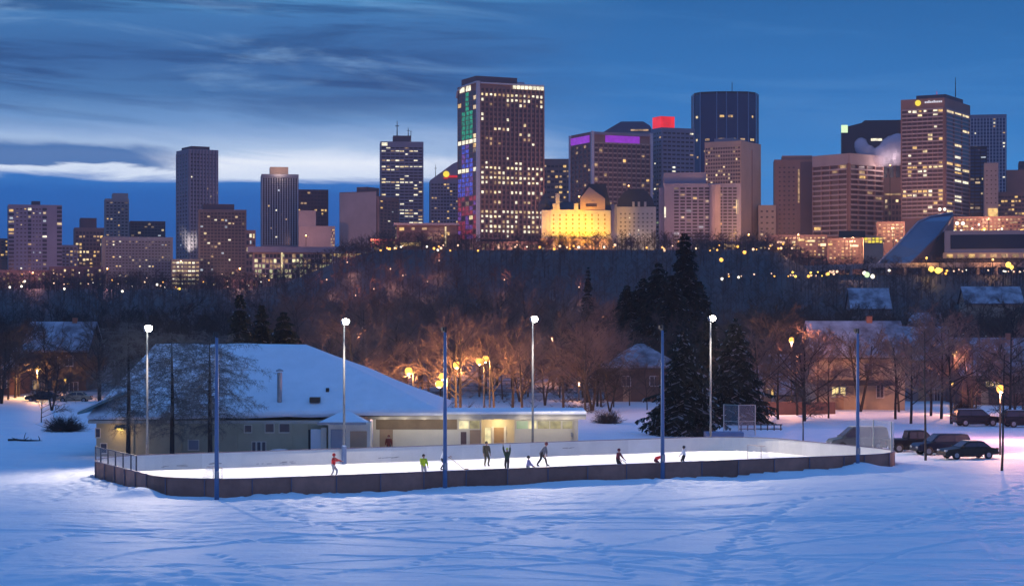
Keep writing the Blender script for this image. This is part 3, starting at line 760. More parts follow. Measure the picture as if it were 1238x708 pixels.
    # jacket with its own hem, over torso and sleeves
    CJ = {q: (J[q][0], (J[q][1] if not hasattr(J[q][1], '__len__') else J[q][1][0]) * 1.16) for q in ('waist', 'chest')}
    CJ['hip'] = (J['hip'][0] - up * (.05 + long) * k, .168 * k); CJ['collar'] = (ch.lerp(nk, .75), .085 * k)
    CE = [('hip', 'waist'), ('waist', 'chest'), ('chest', 'collar')]
    for n in 'LR':
        CJ['sh' + n] = (J['sh' + n][0], .092 * k); CJ['el' + n] = (J['el' + n][0], .08 * k); CJ['cu' + n] = (J['el' + n][0].lerp(J['wr' + n][0], .85), .068 * k)
        CE += [('chest', 'sh' + n), ('sh' + n, 'el' + n), ('el' + n, 'cu' + n)]
    link('jacket', skin_mesh('person_jacket', CJ, CE, 'chest', [coat], lambda *a: 0, 1), t)
    hb = MB(); hb.ball(hd + hu * .035 * k - Vector((hu.z, 0, -hu.x)) * .022 * k, .118 * k * hat_r, 0, 12, 8, (1, .92, .98)); hb.build('hat' if hat != 'hair' else 'hair', hat, t, True)
    eb = MB()
    fx = Vector((hu.z, 0, -hu.x))
    for sd in (1, -1): eb.ball(hd + fx * .096 * k + Vector((0, sd * .035 * k, 0)) + hu * .012, .012 * k, 0, 6, 4)
    eb.box(*[v for c in zip(hd + fx * .094 * k - hu * .055 * k - Vector((.004, .025, .005)), hd + fx * .094 * k - hu * .055 * k + Vector((.004, .025, .005))) for v in c]); e_ = eb.build('face_features', 'hair', t); e_['kind'] = 'stuff'
    for n in 'LR':                               # skate blades
        a = J['an' + n][0]; b_ = J['to' + n][0]
        bl = MB(); bl.slab([a + Vector((-.05, -.004, -.05)), b_ + Vector((.05, -.004, -.02)), Vector((b_.x + .05, b_.y - .004, b_.z - .05)), Vector((a.x - .05, a.y - .004, a.z - .10))], (0, .008, 0)); bl.build('skate_blade', 'metal_grey', t)
    return t, J
def stick(label, a, b, yaw):
    t = MB(); a = Vector(a); b = Vector(b); o = MB(); o.tube([a, b], .018, 6); d = Vector((math.cos(yaw), math.sin(yaw), 0))
    o.slab([b + Vector((0, 0, .05)), b + d * .3 + Vector((0, 0, .06)), b + d * .3 - Vector((0, 0, .02)), b - Vector((0, 0, .03))], (d.y * .02, -d.x * .02, 0))
    q = o.build('hockey_stick', 'stick_wood'); tag(q, label, 'hockey stick'); return q
LK = PI / 2
def g_(px, py): return gp(px, py)
person('skater in a red jacket, red helmet and grey trousers, arms held out to the right', g_(403, 577), -.35, 1.66, .12, .1, ((1.0, .35), (1.15, .2)), .16, 'red_cloth', 'grey_cloth', 'red_cloth', 1.12)
p5 = g_(512, 578.5)
person('child in a lime jacket and pale trousers standing on the ice', p5, .4 - PI / 2, 1.66, .05, .0, ((.15, .35), (.5, .3)), .03, 'lime_cloth', 'grey_cloth', 'hair', 1.05, .05, 'white_cloth', spread=.1)
p6 = g_(535, 567.5)
person('skater in a white jersey and black shorts leaning on a stick behind the blue pole', p6, .1, 1.6, .3, .35, ((.6, .5), (.9, .4)), .16, 'white_cloth', 'black_cloth', 'navy_cloth', 1.12)
stick('hockey stick held out by the skater in the white jersey', p6 + Vector((.45, .0, .95)), p6 + Vector((1.6, -.25, .06)), .1)
person('adult in a dark olive coat standing by the far boards', g_(588, 563), -PI / 2 + .5, 1.80, .03, 0, ((.05, .2), (.1, .1)), .05, 'olive_cloth', 'olive_cloth', 'olive_cloth', 1.05, .22)
person('skater in black raising both arms beside the doorway', g_(613, 570), -PI / 2 - .2, 1.72, .0, .15, ((2.45, .5), (2.75, .25)), .24, 'green_cloth', 'black_cloth', 'lime_cloth', .9, .05)
person('person in a lilac coat crouching behind the near boards', g_(639, 578), -.2, 1.62, .1, .45, ((.45, .5), (.5, .5)), .1, 'lilac_cloth', 'slate_cloth', 'hair', 1.05, .2)
person('adult in a slate grey coat striding bent forward near the far boards', g_(655, 563), -.1, 1.86, .55, .15, ((.25, -.2), (-.1, .1)), .34, 'slate_cloth', 'black_cloth', 'maroon_cloth', 1.08, .12)
p9 = g_(747, 569)
person('skater in a maroon and dark jersey with the stick low on the ice', p9, -.5, 1.66, .22, .3, ((.5, .3), (.35, .4)), .14, 'maroon_cloth', 'black_cloth', 'maroon_cloth', 1.1)
stick('hockey stick held low by the skater in maroon', p9 + Vector((.3, -.2, .85)), p9 + Vector((1.15, -.5, .05)), -.2)
person('skater in a red jacket bent double, reaching down to the ice', g_(793, 567), -.15, 1.60, 1.15, .5, ((.35, .1), (.5, .0)), .18, 'red_cloth', 'maroon_cloth', 'rust_cloth', 1.0, headdown=.2)
person('child in white with dark hair and black trousers skating beside the right pole', g_(827, 563), PI - .4, 1.5, .08, .15, ((.3, .5), (.1, .5)), .1, 'white_cloth', 'black_cloth', 'hair', 1.15)
pr = Vector(((470 - HX) * 157.6 / F, 157.6, 0))
person('person in a rust red coat standing at the wing door behind the far boards', pr, -PI / 2, 1.62, 0, 0, ((.1, .1), (.1, .1)), .04, 'rust_cloth', 'black_cloth', 'rust_cloth', 1.0, .2)

# ------------------------------------------------------------------ cars
for n_, c_ in (('paint_black', (.012, .013, .018)), ('paint_blue', (.015, .022, .05)), ('paint_green', (.018, .022, .018)), ('paint_tan', (.42, .33, .22)), ('paint_grey', (.10, .11, .11))):
    mat(n_, c_, .3, .3, .1, 1.5)
emit('head_lamp', (1, .85, .6), 3.); mat('lens_clear', (.5, .5, .5), .15, 0, 0); mat('tail_lens', (.25, .01, .01), .25, 0, 0)
def car(label, loc, rz, kind='sedan', paint='paint_black', lit=False, snow=True, name='parked_car', cat='car'):
    t = thing(name, label, cat, loc, rz)
    if kind == 'sedan': L_, Wd, prof, cab = 4.5, 1.75, [(-2.25, .35), (-2.22, .82), (-1.55, .92), (1.0, .92), (2.05, .78), (2.25, .6), (2.22, .3)], [(-1.65, .9), (-1.05, 1.38), (.25, 1.40), (1.05, .9)]
    elif kind == 'suv': L_, Wd, prof, cab = 4.7, 1.85, [(-2.32, .42), (-2.35, 1.05), (1.2, 1.05), (2.1, .98), (2.35, .75), (2.32, .38)], [(-2.28, 1.03), (-2.0, 1.68), (.45, 1.72), (1.25, 1.03)]
    elif kind == 'van': L_, Wd, prof, cab = 5.0, 1.9, [(-2.5, .4), (-2.5, 1.1), (1.5, 1.1), (2.3, .95), (2.5, .7), (2.48, .38)], [(-2.47, 1.08), (-2.3, 1.95), (.6, 1.98), (1.6, 1.08)]
    else: L_, Wd, prof, cab = 5.3, 1.9, [(-2.65, .55), (-2.65, 1.1), (1.3, 1.12), (2.5, 1.05), (2.65, .8), (2.62, .45)], [(-.85, 1.08), (-.7, 1.78), (.7, 1.80), (1.4, 1.08)]
    def body(poly, w, z=0, top=1.0, mi=0, mb=None):
        mb = mb or MB(); n = len(poly); zs = [p[1] for p in poly]; z0, z1 = min(zs), max(zs); vs = []
        for sd, in ((-1,), (1,)):
            for x, zz in poly:
                k = w / 2 * (1 - (1 - top) * (zz - z0) / max(z1 - z0, .01)); vs.append((x, sd * k, zz))
        mb.add(vs, [tuple(range(n)), tuple(range(2 * n - 1, n - 1, -1))] + [(i, n + i, n + (i + 1) % n, (i + 1) % n) for i in range(n)], mi); return mb
    me = body(prof, Wd, top=.95).mesh('car_body', paint); bm = bmesh.new(); bm.from_mesh(me); bmesh.ops.recalc_face_normals(bm, faces=bm.faces)
    bmesh.ops.bevel(bm, geom=list(bm.edges), offset=.07, segments=2, affect='EDGES', profile=.6, clamp_overlap=True); bm.to_mesh(me); bm.free(); link('body', me, t)
    me = body(cab, Wd * .93, top=.80).mesh('car_cabin', paint); bm = bmesh.new(); bm.from_mesh(me); bmesh.ops.recalc_face_normals(bm, faces=bm.faces)
    bmesh.ops.bevel(bm, geom=list(bm.edges), offset=.04, segments=2, affect='EDGES', clamp_overlap=True); bm.to_mesh(me); bm.free(); link('cabin', me, t)
    z0, z1 = cab[0][1], max(c[1] for c in cab); wb = Wd * .93 / 2
    def sidew(xa, xb, xc, xd, sd):                # bottom a..b, top c..d
        def k(z): return wb * (1 - .20 * (z - z0) / (z1 - z0)) + .012
        za, zc = z0 + .07, z1 - .10
        g = MB(); g.slab([(xa, sd * k(za), za), (xb, sd * k(za), za), (xd, sd * k(zc), zc), (xc, sd * k(zc), zc)], (0, -sd * .03, 0)); g.build('side_window', 'glass_dark', t)
    a, b, c, d = cab[0][0], cab[1][0], cab[2][0], cab[3][0]; mid = (b + c) / 2
    for sd in (1, -1):
        sidew(a + .2, mid - .05, b + .08, mid - .05, sd); sidew(mid + .05, d - .18, mid + .05, c - .05, sd)
    for (xa, za), (xb, zb), nm in ((cab[3], cab[2], 'windscreen'), (cab[0], cab[1], 'rear_window')):
        sg = 1 if nm == 'windscreen' else -1
        g = MB(); k = .8 * wb
        A = Vector((xa, 0, za)).lerp(Vector((xb, 0, zb)), .14); B = Vector((xa, 0, za)).lerp(Vector((xb, 0, zb)), .9)
        g.slab([(A.x + sg * .012, -k, A.z + .012), (A.x + sg * .012, k, A.z + .012), (B.x + sg * .012, k * .87, B.z + .012), (B.x + sg * .012, -k * .87, B.z + .012)], (-sg * .02, 0, -.012)); g.build(nm, 'glass_dark', t)
    wr = .33 if kind == 'sedan' else .38
    for x in (-L_ * .30, L_ * .31):
        for sd in (1, -1):
            w = MB(); w.lathe([(wr * .6, -.1), (wr, -.08), (wr, .08), (wr * .6, .1)], 18, 0, (x, sd * (Wd / 2 - .06), wr), 'y'); wo = w.build('wheel', 'rubber', t, True)
            r_ = MB(); r_.lathe([(wr * .58, -.106), (wr * .3, -.115), (.02, -.108), (.02, .108), (wr * .3, .115), (wr * .58, .106)], 12, 0, (x, sd * (Wd / 2 - .06), wr), 'y'); r_.build('rim', 'metal_grey', wo)
    for sd in (1, -1):
        h = MB(); h.box(L_ / 2 - .12, L_ / 2 + .012, sd * .62 - .17, sd * .62 + .17, .62, .76); h.build('headlight', 'head_lamp' if lit else 'lens_clear', t)
        h = MB(); h.box(-L_ / 2 - .012, -L_ / 2 + .1, sd * .66 - .13, sd * .66 + .13, .70, .86); h.build('tail_light', 'tail_lens', t)
        h = MB(); h.box(d - .35, d - .15, sd * (wb + .02), sd * (wb + .2), z0 + .02, z0 + .16); h.build('door_mirror', paint, t)
    bp = MB(); bp.box(L_ / 2 - .1, L_ / 2 + .05, -Wd * .44, Wd * .44, .36, .52); bp.box(-L_ / 2 - .05, -L_ / 2 + .1, -Wd * .44, Wd * .44, .40, .56); bp.box(-L_ * .2, L_ * .2, -Wd * .42, Wd * .42, .2, .5); bp.build('bumper', 'black', t)
    if kind == 'pickup':
        bb = MB(); bb.box(-2.5, -.95, -.75, .75, 1.0, 1.118); bb.build('load_bed', 'black', t)
    if snow:
        s = MB(); s.box(b + .15, c - .1, -wb * .72, wb * .72, z1 + .003, z1 + .035); s.build('roof_snow', 'needle_snow', t)
    return t
car('dark muddy sedan parked nearest the street lamp tree on the right', g_(1170, 554), PI + .25, 'sedan', 'paint_green')
car('dark blue estate car parked between the pickup truck and the sedan', g_(1138, 549.5), PI + .18, 'suv', 'paint_blue', snow=False)
car('black pickup truck parked right beside the glass end screen', g_(1106, 546), .08, 'pickup', 'paint_black', name='pickup_truck', cat='truck', snow=False)
car('dark grey van parked behind the glass end screen of the rink', g_(1037, 544), PI + .1, 'van', 'paint_grey', name='parked_van', cat='van')
car('tan sedan parked by the far houses at the left edge', g_(90, 486), PI + .05, 'sedan', 'paint_tan', snow=False)
car('dark car with glowing lights parked left of the tan sedan', g_(52, 485), PI, 'sedan', 'paint_black', True, snow=False)
car('dark snowy car parked before the reddish house on the right', g_(1180, 514.5), 0.1, 'suv', 'paint_black')
car('dark car at the right edge of the parking place', g_(1238, 516), 0.1, 'suv', 'paint_black')
# ------------------------------------------------------------------ houses across the park
mat('siding_tan', (.38, .30, .22), .85, 0, .12, .7); mat('siding_grey', (.24, .21, .21), .85, 0, .12, .7); mat('siding_white', (.55, .50, .48), .85, 0, .08, .7); mat('siding_brown', (.12, .075, .06), .85, 0, .15, .7); mat('siding_red', (.14, .07, .06), .85, 0, .15, .7)
emit('house_lit', (1, .74, .30), 1.3, .3, 2.)
def house(label, pxl, pxr, Y, yeave, yridge, dep, wall, gable=False, wins=(), name='house', chimney=True, hip=False):
    xl, xr = (pxl - HX) * Y / F, (pxr - HX) * Y / F; xc = (xl + xr) / 2; w = (xr - xl) / 2
    zb = min(gz(xl, Y), gz(xr, Y)) - .3
    E_ = at(0, yeave, Y).z - zb; Rz = CH - (yridge - HY) * (Y + (0 if gable else dep / 2)) / F - zb
    t = thing(name, label, 'house', (xc, Y, zb))
    m = MB(); m.box(-w, w, 0, dep, 0, E_)
    if gable: m.slab([(-w, .0, E_), (w, .0, E_), (0, .0, Rz)], (0, dep, 0))
    elif not hip: m.slab([(-w, 0, E_), (-w, dep, E_), (-w, dep / 2, Rz)], (2 * w, 0, 0))
    m.build('wall', wall, t)
    o = .5
    def sl(P, mb, th=.16): mb.slab(P, (0, 0, th))
    for nm, mt, dz, th, gr in (('roof', 'dark_roof', .01, .16, 0), ('roof_snow', 'snow_patchy', .175, .26, .06)):
        r = MB()
        if hip:
            k = min(w, dep / 2) * .96; A = [(-w - o - gr, -o - gr, E_ + dz), (w + o + gr, -o - gr, E_ + dz), (w + o + gr, dep + o + gr, E_ + dz), (-w - o - gr, dep + o + gr, E_ + dz), (-w + k, dep / 2, Rz + dz), (w - k, dep / 2, Rz + dz)]
            B = [(p[0], p[1], p[2] + th) for p in A]; r.add(A + B, [(3, 2, 1, 0), (6, 7, 11, 10), (7, 8, 11), (8, 9, 10, 11), (9, 6, 10), (0, 1, 7, 6), (1, 2, 8, 7), (2, 3, 9, 8), (3, 0, 6, 9)])
        elif gable:
            s_ = (Rz - E_) / w
            for sd in (-1, 1): sl([(0, -o - gr, Rz + dz), (sd * (w + o), -o - gr, E_ - s_ * o + dz), (sd * (w + o), dep + o, E_ - s_ * o + dz), (0, dep + o, Rz + dz)], r, th)
        else:
            s_ = (Rz - E_) / (dep / 2)
            for y0, y1, za in ((-o - gr, dep / 2, E_ - s_ * o), (dep + o, dep / 2, E_ - s_ * o)): sl([(-w - o, y0, za + dz), (w + o, y0, za + dz), (w + o, y1, Rz + dz), (-w - o, y1, Rz + dz)], r, th)
        r.build(nm, mt, t)
    if chimney: c = MB(); c.box(w * .3, w * .3 + .7, dep * .5 - .35, dep * .5 + .35, E_, Rz + 1.0); c.build('chimney', 'brick', t)
    for px0, px1, py0, py1, mt in wins:
        a, b = (px0 - HX) * Y / F - xc, (px1 - HX) * Y / F - xc; z0, z1 = at(0, py1, Y).z - zb, at(0, py0, Y).z - zb
        f = MB(); f.box(a - .09, b + .09, -.06, -.003, z1, z1 + .09); f.box(a - .09, b + .09, -.1, -.003, z0 - .1, z0); f.box(a - .09, a, -.06, -.003, z0, z1); f.box(b, b + .09, -.06, -.003, z0, z1); f.box((a + b) / 2 - .03, (a + b) / 2 + .03, -.055, -.036, z0, z1)
        fo = f.build('window', 'siding_white', t)
        g = MB(); g.box(a, b, -.035, -.003, z0, z1); g.build('pane', mt, fo)
    d = MB(); d.box(-w * .55, -w * .55 + .95, -.05, -.003, .1, 2.3); d.build('door', 'door_tan', t)
    return t
GD = 'glass_dark'
house('brown house with a snowy pyramid roof behind the wing, left of the tall spruces', 734, 820, 262, 446, 419, 9, 'siding_brown', hip=True, chimney=False, wins=((752, 762, 455, 466, GD), (786, 796, 455, 466, GD)))
house('large tan two storey house with a lit window, behind the unlit right pole', 986, 1094, 236, 430, 392, 10, 'siding_tan', wins=((1006, 1014, 468, 479, 'house_lit'), (1016, 1022, 468, 478, 'house_lit'), (1045, 1054, 440, 454, GD), (1060, 1068, 466, 480, GD)))
hp = MB(); Yp = 234.2; hp.slab([((984 - HX) * Yp / F, Yp, at(0, 466, Yp).z), ((1082 - HX) * Yp / F, Yp, at(0, 466, Yp).z), ((1082 - HX) * Yp / F, Yp + 1.7, at(0, 461, Yp).z), ((984 - HX) * Yp / F, Yp + 1.7, at(0, 461, Yp).z)], (0, 0, .14))
for o in bpy.data.objects:
    if o.get('label', '').startswith('large tan two'): hpo = o
for i in range(len(hp.v)): hp.v[i] = tuple(Vector(hp.v[i]) - hpo.location)
hp.build('porch_roof', 'dark_roof', hpo)
house('grey house set back right of the large tan house', 1098, 1152, 262, 434, 398, 10, 'siding_grey', wins=((1104, 1110, 446, 458, GD), (1118, 1126, 446, 458, GD), (1130, 1136, 470, 484, GD)))
house('low reddish house with lit windows at the right edge', 1164, 1262, 250, 452, 412, 10, 'siding_red', wins=((1192, 1201, 461, 467, 'house_lit'), (1203, 1208, 461, 467, 'house_lit'), (1226, 1234, 462, 474, GD)))
house('small white gabled house with a lit front, left of the large tan house', 918, 942, 252, 466, 440, 9, 'siding_white', gable=True, chimney=False, wins=((923, 936, 470, 478, 'lit_amber'),))
house('house under a steep snow covered roof behind a low brick wall', 940, 984, 248, 474, 432, 9, 'siding_grey', chimney=False)
house('brown two storey house behind the left street lamp', 30, 104, 292, 424, 392, 11, 'siding_brown', wins=((62, 72, 432, 444, GD), (78, 88, 430, 442, GD), (84, 94, 462, 474, GD), (40, 48, 460, 470, 'lit_dim')))
house('small house cut off by the left edge of the picture', -30, 18, 276, 446, 424, 9, 'siding_red', wins=((2, 8, 455, 468, GD),), chimney=False)
house('dark house on the far slope with a string of lights along its roof', 1158, 1196, 420, 410, 392, 9, 'siding_grey', gable=True, chimney=False, wins=((1172, 1180, 413, 420, GD),))
for i_, (a, b, Y, ye, yr, lb) in enumerate(((1030, 1076, 520, 372, 350, 'snow roofed house high on the right slope above the tan house'), (1168, 1236, 560, 366, 348, 'broad snow roofed house highest on the right slope'), (1104, 1140, 430, 402, 380, 'snow roofed house half hidden by trees above the grey house'), (60, 96, 400, 412, 392, 'snow roofed house among the dark trees above the left street lamp'),
                                            (905, 940, 400, 428, 408, 'snow roofed house behind the sodium lamp on the tall pole'))):
    house(lb, a, b, Y, ye, yr, 9, ('siding_grey', 'siding_tan', 'siding_white', 'siding_brown', 'siding_grey')[i_], chimney=False)
sl_ = MB(); Ys = 419.
for k in range(16):
    q = k / 15; x = 1156 + 42 * q; y = 413 - (21.5 * (1 - abs(q - .5) * 2)); p = at(x, y - 1, Ys - .6); sl_.ball(p, .09, 0, 6, 4)
o = sl_.build('string_lights', 'string_light'); tag(o, 'string of white lights along the gable of the dark house', 'string lights')
# low brick garden wall and fence pieces in front of the tan house
bw = MB(); Yw = 226.; x0 = (900 - HX) * Yw / F; x1 = (1010 - HX) * Yw / F; bw.box(0, x1 - x0, 0, .3, -.3, 1.5)
o = bw.build('garden_wall', 'brick', None, False, (x0, Yw, gz(x0, Yw))); tag(o, 'low brick garden wall in front of the steep snow covered roof', 'wall')
# backstop
bt = thing('backstop', 'tall chain link backstop of pale posts beside the right spruce', 'fence', (0, 0, 0)); Yb = 181.
pp = [(875, Yb + 1.5), (893, Yb), (913, Yb + .6)]
for px, Y in pp: m = MB(); x = (px - HX) * Y / F; m.tube([(x, Y, -.2), (x, Y, 3.05)], .05, 8); m.build('post', 'fence_pale', bt)
for (pa, Ya), (pb, Yc) in zip(pp, pp[1:]):
    xa, xb = (pa - HX) * Ya / F, (pb - HX) * Yc / F
    for z in (.1, 1.5, 3.02): m = MB(); m.tube([(xa, Ya, z), (xb, Yc, z)], .03, 6); m.build('rail', 'fence_pale', bt)
    m = MB(); m.slab([(xa, Ya, .12), (xb, Yc, .12), (xb, Yc, 3.), (xa, Ya, 3.)], (0, .01, 0)); m.build('mesh_panel', 'chain_link', bt)
tb = MB(); p = at(868, 529, 176.); tb.box(p.x - 1.2, p.x + 2.2, 175, 177, -.05, .85); o = tb.build('covered_stack', 'pole_blue'); tag(o, 'low blue tarpaulin covered stack below the right spruce', 'tarpaulin')
# low rail fence by the parking place
rf = thing('rail_fence', 'low dark rail fence between the backstop and the road', 'fence', (0, 0, 0)); Yr = 186.
for k in range(7): m = MB(); x = (896 + k * 8 - HX) * Yr / F; m.box(x - .05, x + .05, Yr, Yr + .1, -.1, 1.0); m.build('post', 'pole_dark', rf)
for z in (.5, .9): m = MB(); m.box((894 - HX) * Yr / F, (946 - HX) * Yr / F, Yr + .103, Yr + .15, z, z + .1); m.build('rail', 'pole_dark', rf)

# ------------------------------------------------------------------ street lamps of the park
ORANGE = 2700.
SOD = (1, .47, .15)
def lamp(label, px, py, Y, power, c=SOD, m='lamp_sodium', r=.34, group=None, arm=0., below=.55):
    p = at(px, py, Y); zb = gz(p.x, Y); h = p.z - zb
    t = thing('street_lamp', label, 'street lamp', (p.x, Y, zb), 0, group)
    q = MB(); q.tube([(arm, .1, -.2), (arm, .1, h * .5), (arm, .1, h + .3)], [.09, .075, .055], 8); q.build('pole', 'pole_dark', t)
    if arm: q = MB(); q.tube([(arm, .1, h + .25), (arm * .5, .05, h + .5), (0, 0, h + .36)], .04, 6); q.build('arm', 'pole_dark', t)
    q = MB(); q.lathe([(.05, h + .36 + r * .4), (r * .6, h + .3 + r * .4), (r * .62, h + .22 + r * .4)], 10); q.build('lamp_shade', 'pole_dark', t)
    q = MB(); q.ball((0, 0, h), r, 0, 10, 6); q.build('globe', m, t, True)
    if power: point('lamp_light', (0, -.1, h - r - .15), c, power, t, .15)
    return t
lamp('lit street lamp in front of the brown house at the left edge', 45, 445, 268, 6000, r=.42)
ORG = (('left most of the orange lamps behind the hall roof', 494, 448, 216), ('upper of the orange lamps standing close together behind the second pole', 535, 455, 208), ('lower of the orange lamps standing close together behind the second pole', 531, 464, 203),
       ('orange lamp just right of the second unlit pole', 552, 441, 222), ('right hand one of the paired orange lamps above the wing', 587, 434, 227), ('left hand one of the paired orange lamps above the wing', 580, 437, 224), ('small orange lamp among the trees above the lit floodlight of the wing', 497, 414, 420))
for lb, px, py, Y in ORG: lamp(lb, px, py, Y, ORANGE * (3.5 if Y > 400 else 1), arm=.5, r=.42)
lamp('tall lit street lamp between the right spruce and the tan house', 957, 411, 227, 6500, (1, .42, .22))
lamp('yellow lamp on the wall side of the right spruce', 883, 464, 214, 400, m='lamp_yellow', r=.24)
lamp('small amber lamp between the two front spruces', 844, 451, 214, 250, r=.17)
lamp('lit street lamp above the grey house on the right', 1154, 427, 226, 4200, (1, .42, .24), m='lamp_yellow')
lamp('lit street lamp just left of the slender tree at the right edge', 1209.5, 470, 158, 2600, (1, .45, .25))
lamp('small lamp by the door of the grey house', 1151, 463, 249, 200, m='lamp_yellow', r=.16)
lamp('street lamp added out of view beyond the right edge, for pink light on the snow', 1262, 452, 176, 9500, (1, .38, .38))  # unseen lamp added to turn the snow pink
lamp('lit street lamp by the tan sedan', 79, 459, 283, 200, m='lamp_yellow', r=.18)
for lb, px, py, Y in (('small orange lamp added to light the wood above the hall roof', 432, 405, 360), ('small orange lamp added to light the wood right of the third floodlight', 668, 408, 350), ('small orange lamp added to light the wood above the wing', 566, 402, 400), ('small orange lamp added to light the wood left of the spruce group', 722, 392, 380)):  # added lamps that warm the unlit tree tops
    lamp(lb, px, py, Y, 6500, (1, .40, .22), r=.2)
lamp('pinkish street lamp among the trees behind the wing', 700, 462, 262, 600, (1, .45, .22), 'lamp_pink', .16)

# ------------------------------------------------------------------ trees
def branch(mb, p, d, L_, r, n, rng, seg=2, wob=.12, lift=0., tip=.45):
    pts = [p]; q = Vector(p); dd = Vector(d)
    for k in range(seg):
        dd = (dd + Vector((rng.uniform(-wob, wob), rng.uniform(-wob, wob), rng.uniform(-wob, wob) + lift))).normalized(); q = q + dd * (L_ / seg); pts.append(q.copy())
    mb.tube(pts, [r * (1 - (1 - tip) * k / seg) for k in range(seg + 1)], n, 0, False)
    return pts, dd
def bare_tree(seed, H=10., spread=.55, limbs=10, fork=False, crown0=.28, droop=.06, twigs=4, tr=.16):
    rng = random.Random(seed); T = MB(); C = MB()
    trunks = []
    if fork:
        for a in (-.22, .24): trunks.append(branch(T, Vector((0, 0, -.2)), Vector((a, rng.uniform(-.1, .1), 1)).normalized(), H * .62, tr, 6, rng, 5, .06, .05, .4)[0])
    else: trunks.append(branch(T, Vector((0, 0, -.2)), Vector((0, 0, 1)), H * .82, tr, 6, rng, 6, .05, .05, .3)[0])
    def along(pts, f):
        k = f * (len(pts) - 1); i = min(int(k), len(pts) - 2); return pts[i].lerp(pts[i + 1], k - i)
    def rnd_dir(base, ang):
        v = Vector((rng.gauss(0, 1), rng.gauss(0, 1), rng.gauss(0, 1))); v = (v - base * v.dot(base)).normalized(); return (base * math.cos(ang) + v * math.sin(ang)).normalized()
    for pts in trunks:
        for k in range(limbs):
            f = crown0 + (1 - crown0) * (k + rng.random()) / limbs; a = rng.uniform(0, 2 * PI); up = rng.uniform(.35, .8)
            d = Vector((math.cos(a), math.sin(a), up)).normalized(); L1 = H * spread * (1.15 - f * .75) * rng.uniform(.7, 1.1)
            p1, d1 = branch(T, along(pts, f * .98), d, L1, tr * .42 * (1.2 - f * .6), 4, rng, 3, .12, .07, .4)
            for j in range(6):
                p2, d2 = branch(C, along(p1, rng.uniform(.25, 1)), rnd_dir(d1, rng.uniform(.4, .9)), L1 * rng.uniform(.3, .55), tr * .15, 3, rng, 2, .15, .05)
                for i in range(5):
                    p3, d3 = branch(C, along(p2, rng.uniform(.15, 1)), rnd_dir(d2, rng.uniform(.3, .9)), L1 * rng.uniform(.16, .3), .02, 3, rng, 1, .1, -droop)
                    for h in range(twigs): branch(C, p3[0].lerp(p3[-1], rng.uniform(.2, 1)), rnd_dir(d3, rng.uniform(.3, .8)), L1 * rng.uniform(.08, .16), .012, 3, rng, 1, 0, 0)
    return T, C
def spruce(seed, H=10., Rb=2.2, tiers=30, snow=.1, z0=.08, thin=1., pw=.8):
    rng = random.Random(seed); T = MB(); C = MB()
    T.tube([(0, 0, -.2), (0, 0, H * .5), (0, 0, H * .98)], [.17, .10, .02], 6)
    for i in range(tiers):
        f = (i + rng.random() * .8) / tiers; z = H * (z0 + (1 - z0) * f); rr = Rb * (1 - f) ** pw * rng.uniform(.66, 1.15) + .12
        nb = int((6 + 6 * (1 - f)) * thin) + 2; a0 = rng.uniform(0, 6.28)
        for b in range(nb):
            if rng.random() < .1: continue
            a = a0 + 2 * PI * b / nb + rng.uniform(-.3, .3); r_ = rr * rng.uniform(.65, 1.1); c, s = math.cos(a), math.sin(a)
            dip = rng.uniform(.18, .42) * r_; side = Vector((-s, c, 0))
            def P(q): return Vector((c * r_ * q, s * r_ * q, z - dip * q * q * 1.2 + .10 * r_ * max(0, q - .75) * 4 * .3))
            C.tube([P(0), P(.5), P(1)], [.022, .016, .006], 3, 0, False)
            ns = max(4, int(r_ * 5.5))
            for k in range(ns):
                q = .12 + .88 * (k + rng.random()) / ns; p = P(q); l = (.16 + .34 * (1 - q)) * min(r_, 2.2) * rng.uniform(.6, 1.1) + .1
                for sd in (-1, 1):
                    e = p + side * sd * l + Vector((c, s, 0)) * l * .55 + Vector((0, 0, -l * rng.uniform(.15, .6))); wv = Vector((c, s, 0)) * .075 + Vector((0, 0, .05))
                    mi = 1 if rng.random() < snow else 0
                    C.add([p - wv, p + wv, e + wv * .35, e - wv * .6 - Vector((0, 0, .05))], [(0, 1, 2, 3)], mi)
                    if rng.random() < .6: C.add([p, p + wv, e.lerp(p, .35) + Vector((0, 0, -.22)), e.lerp(p, .45) + Vector((0, 0, -.26)) - wv], [(0, 1, 2, 3)], 0)
    return T, C
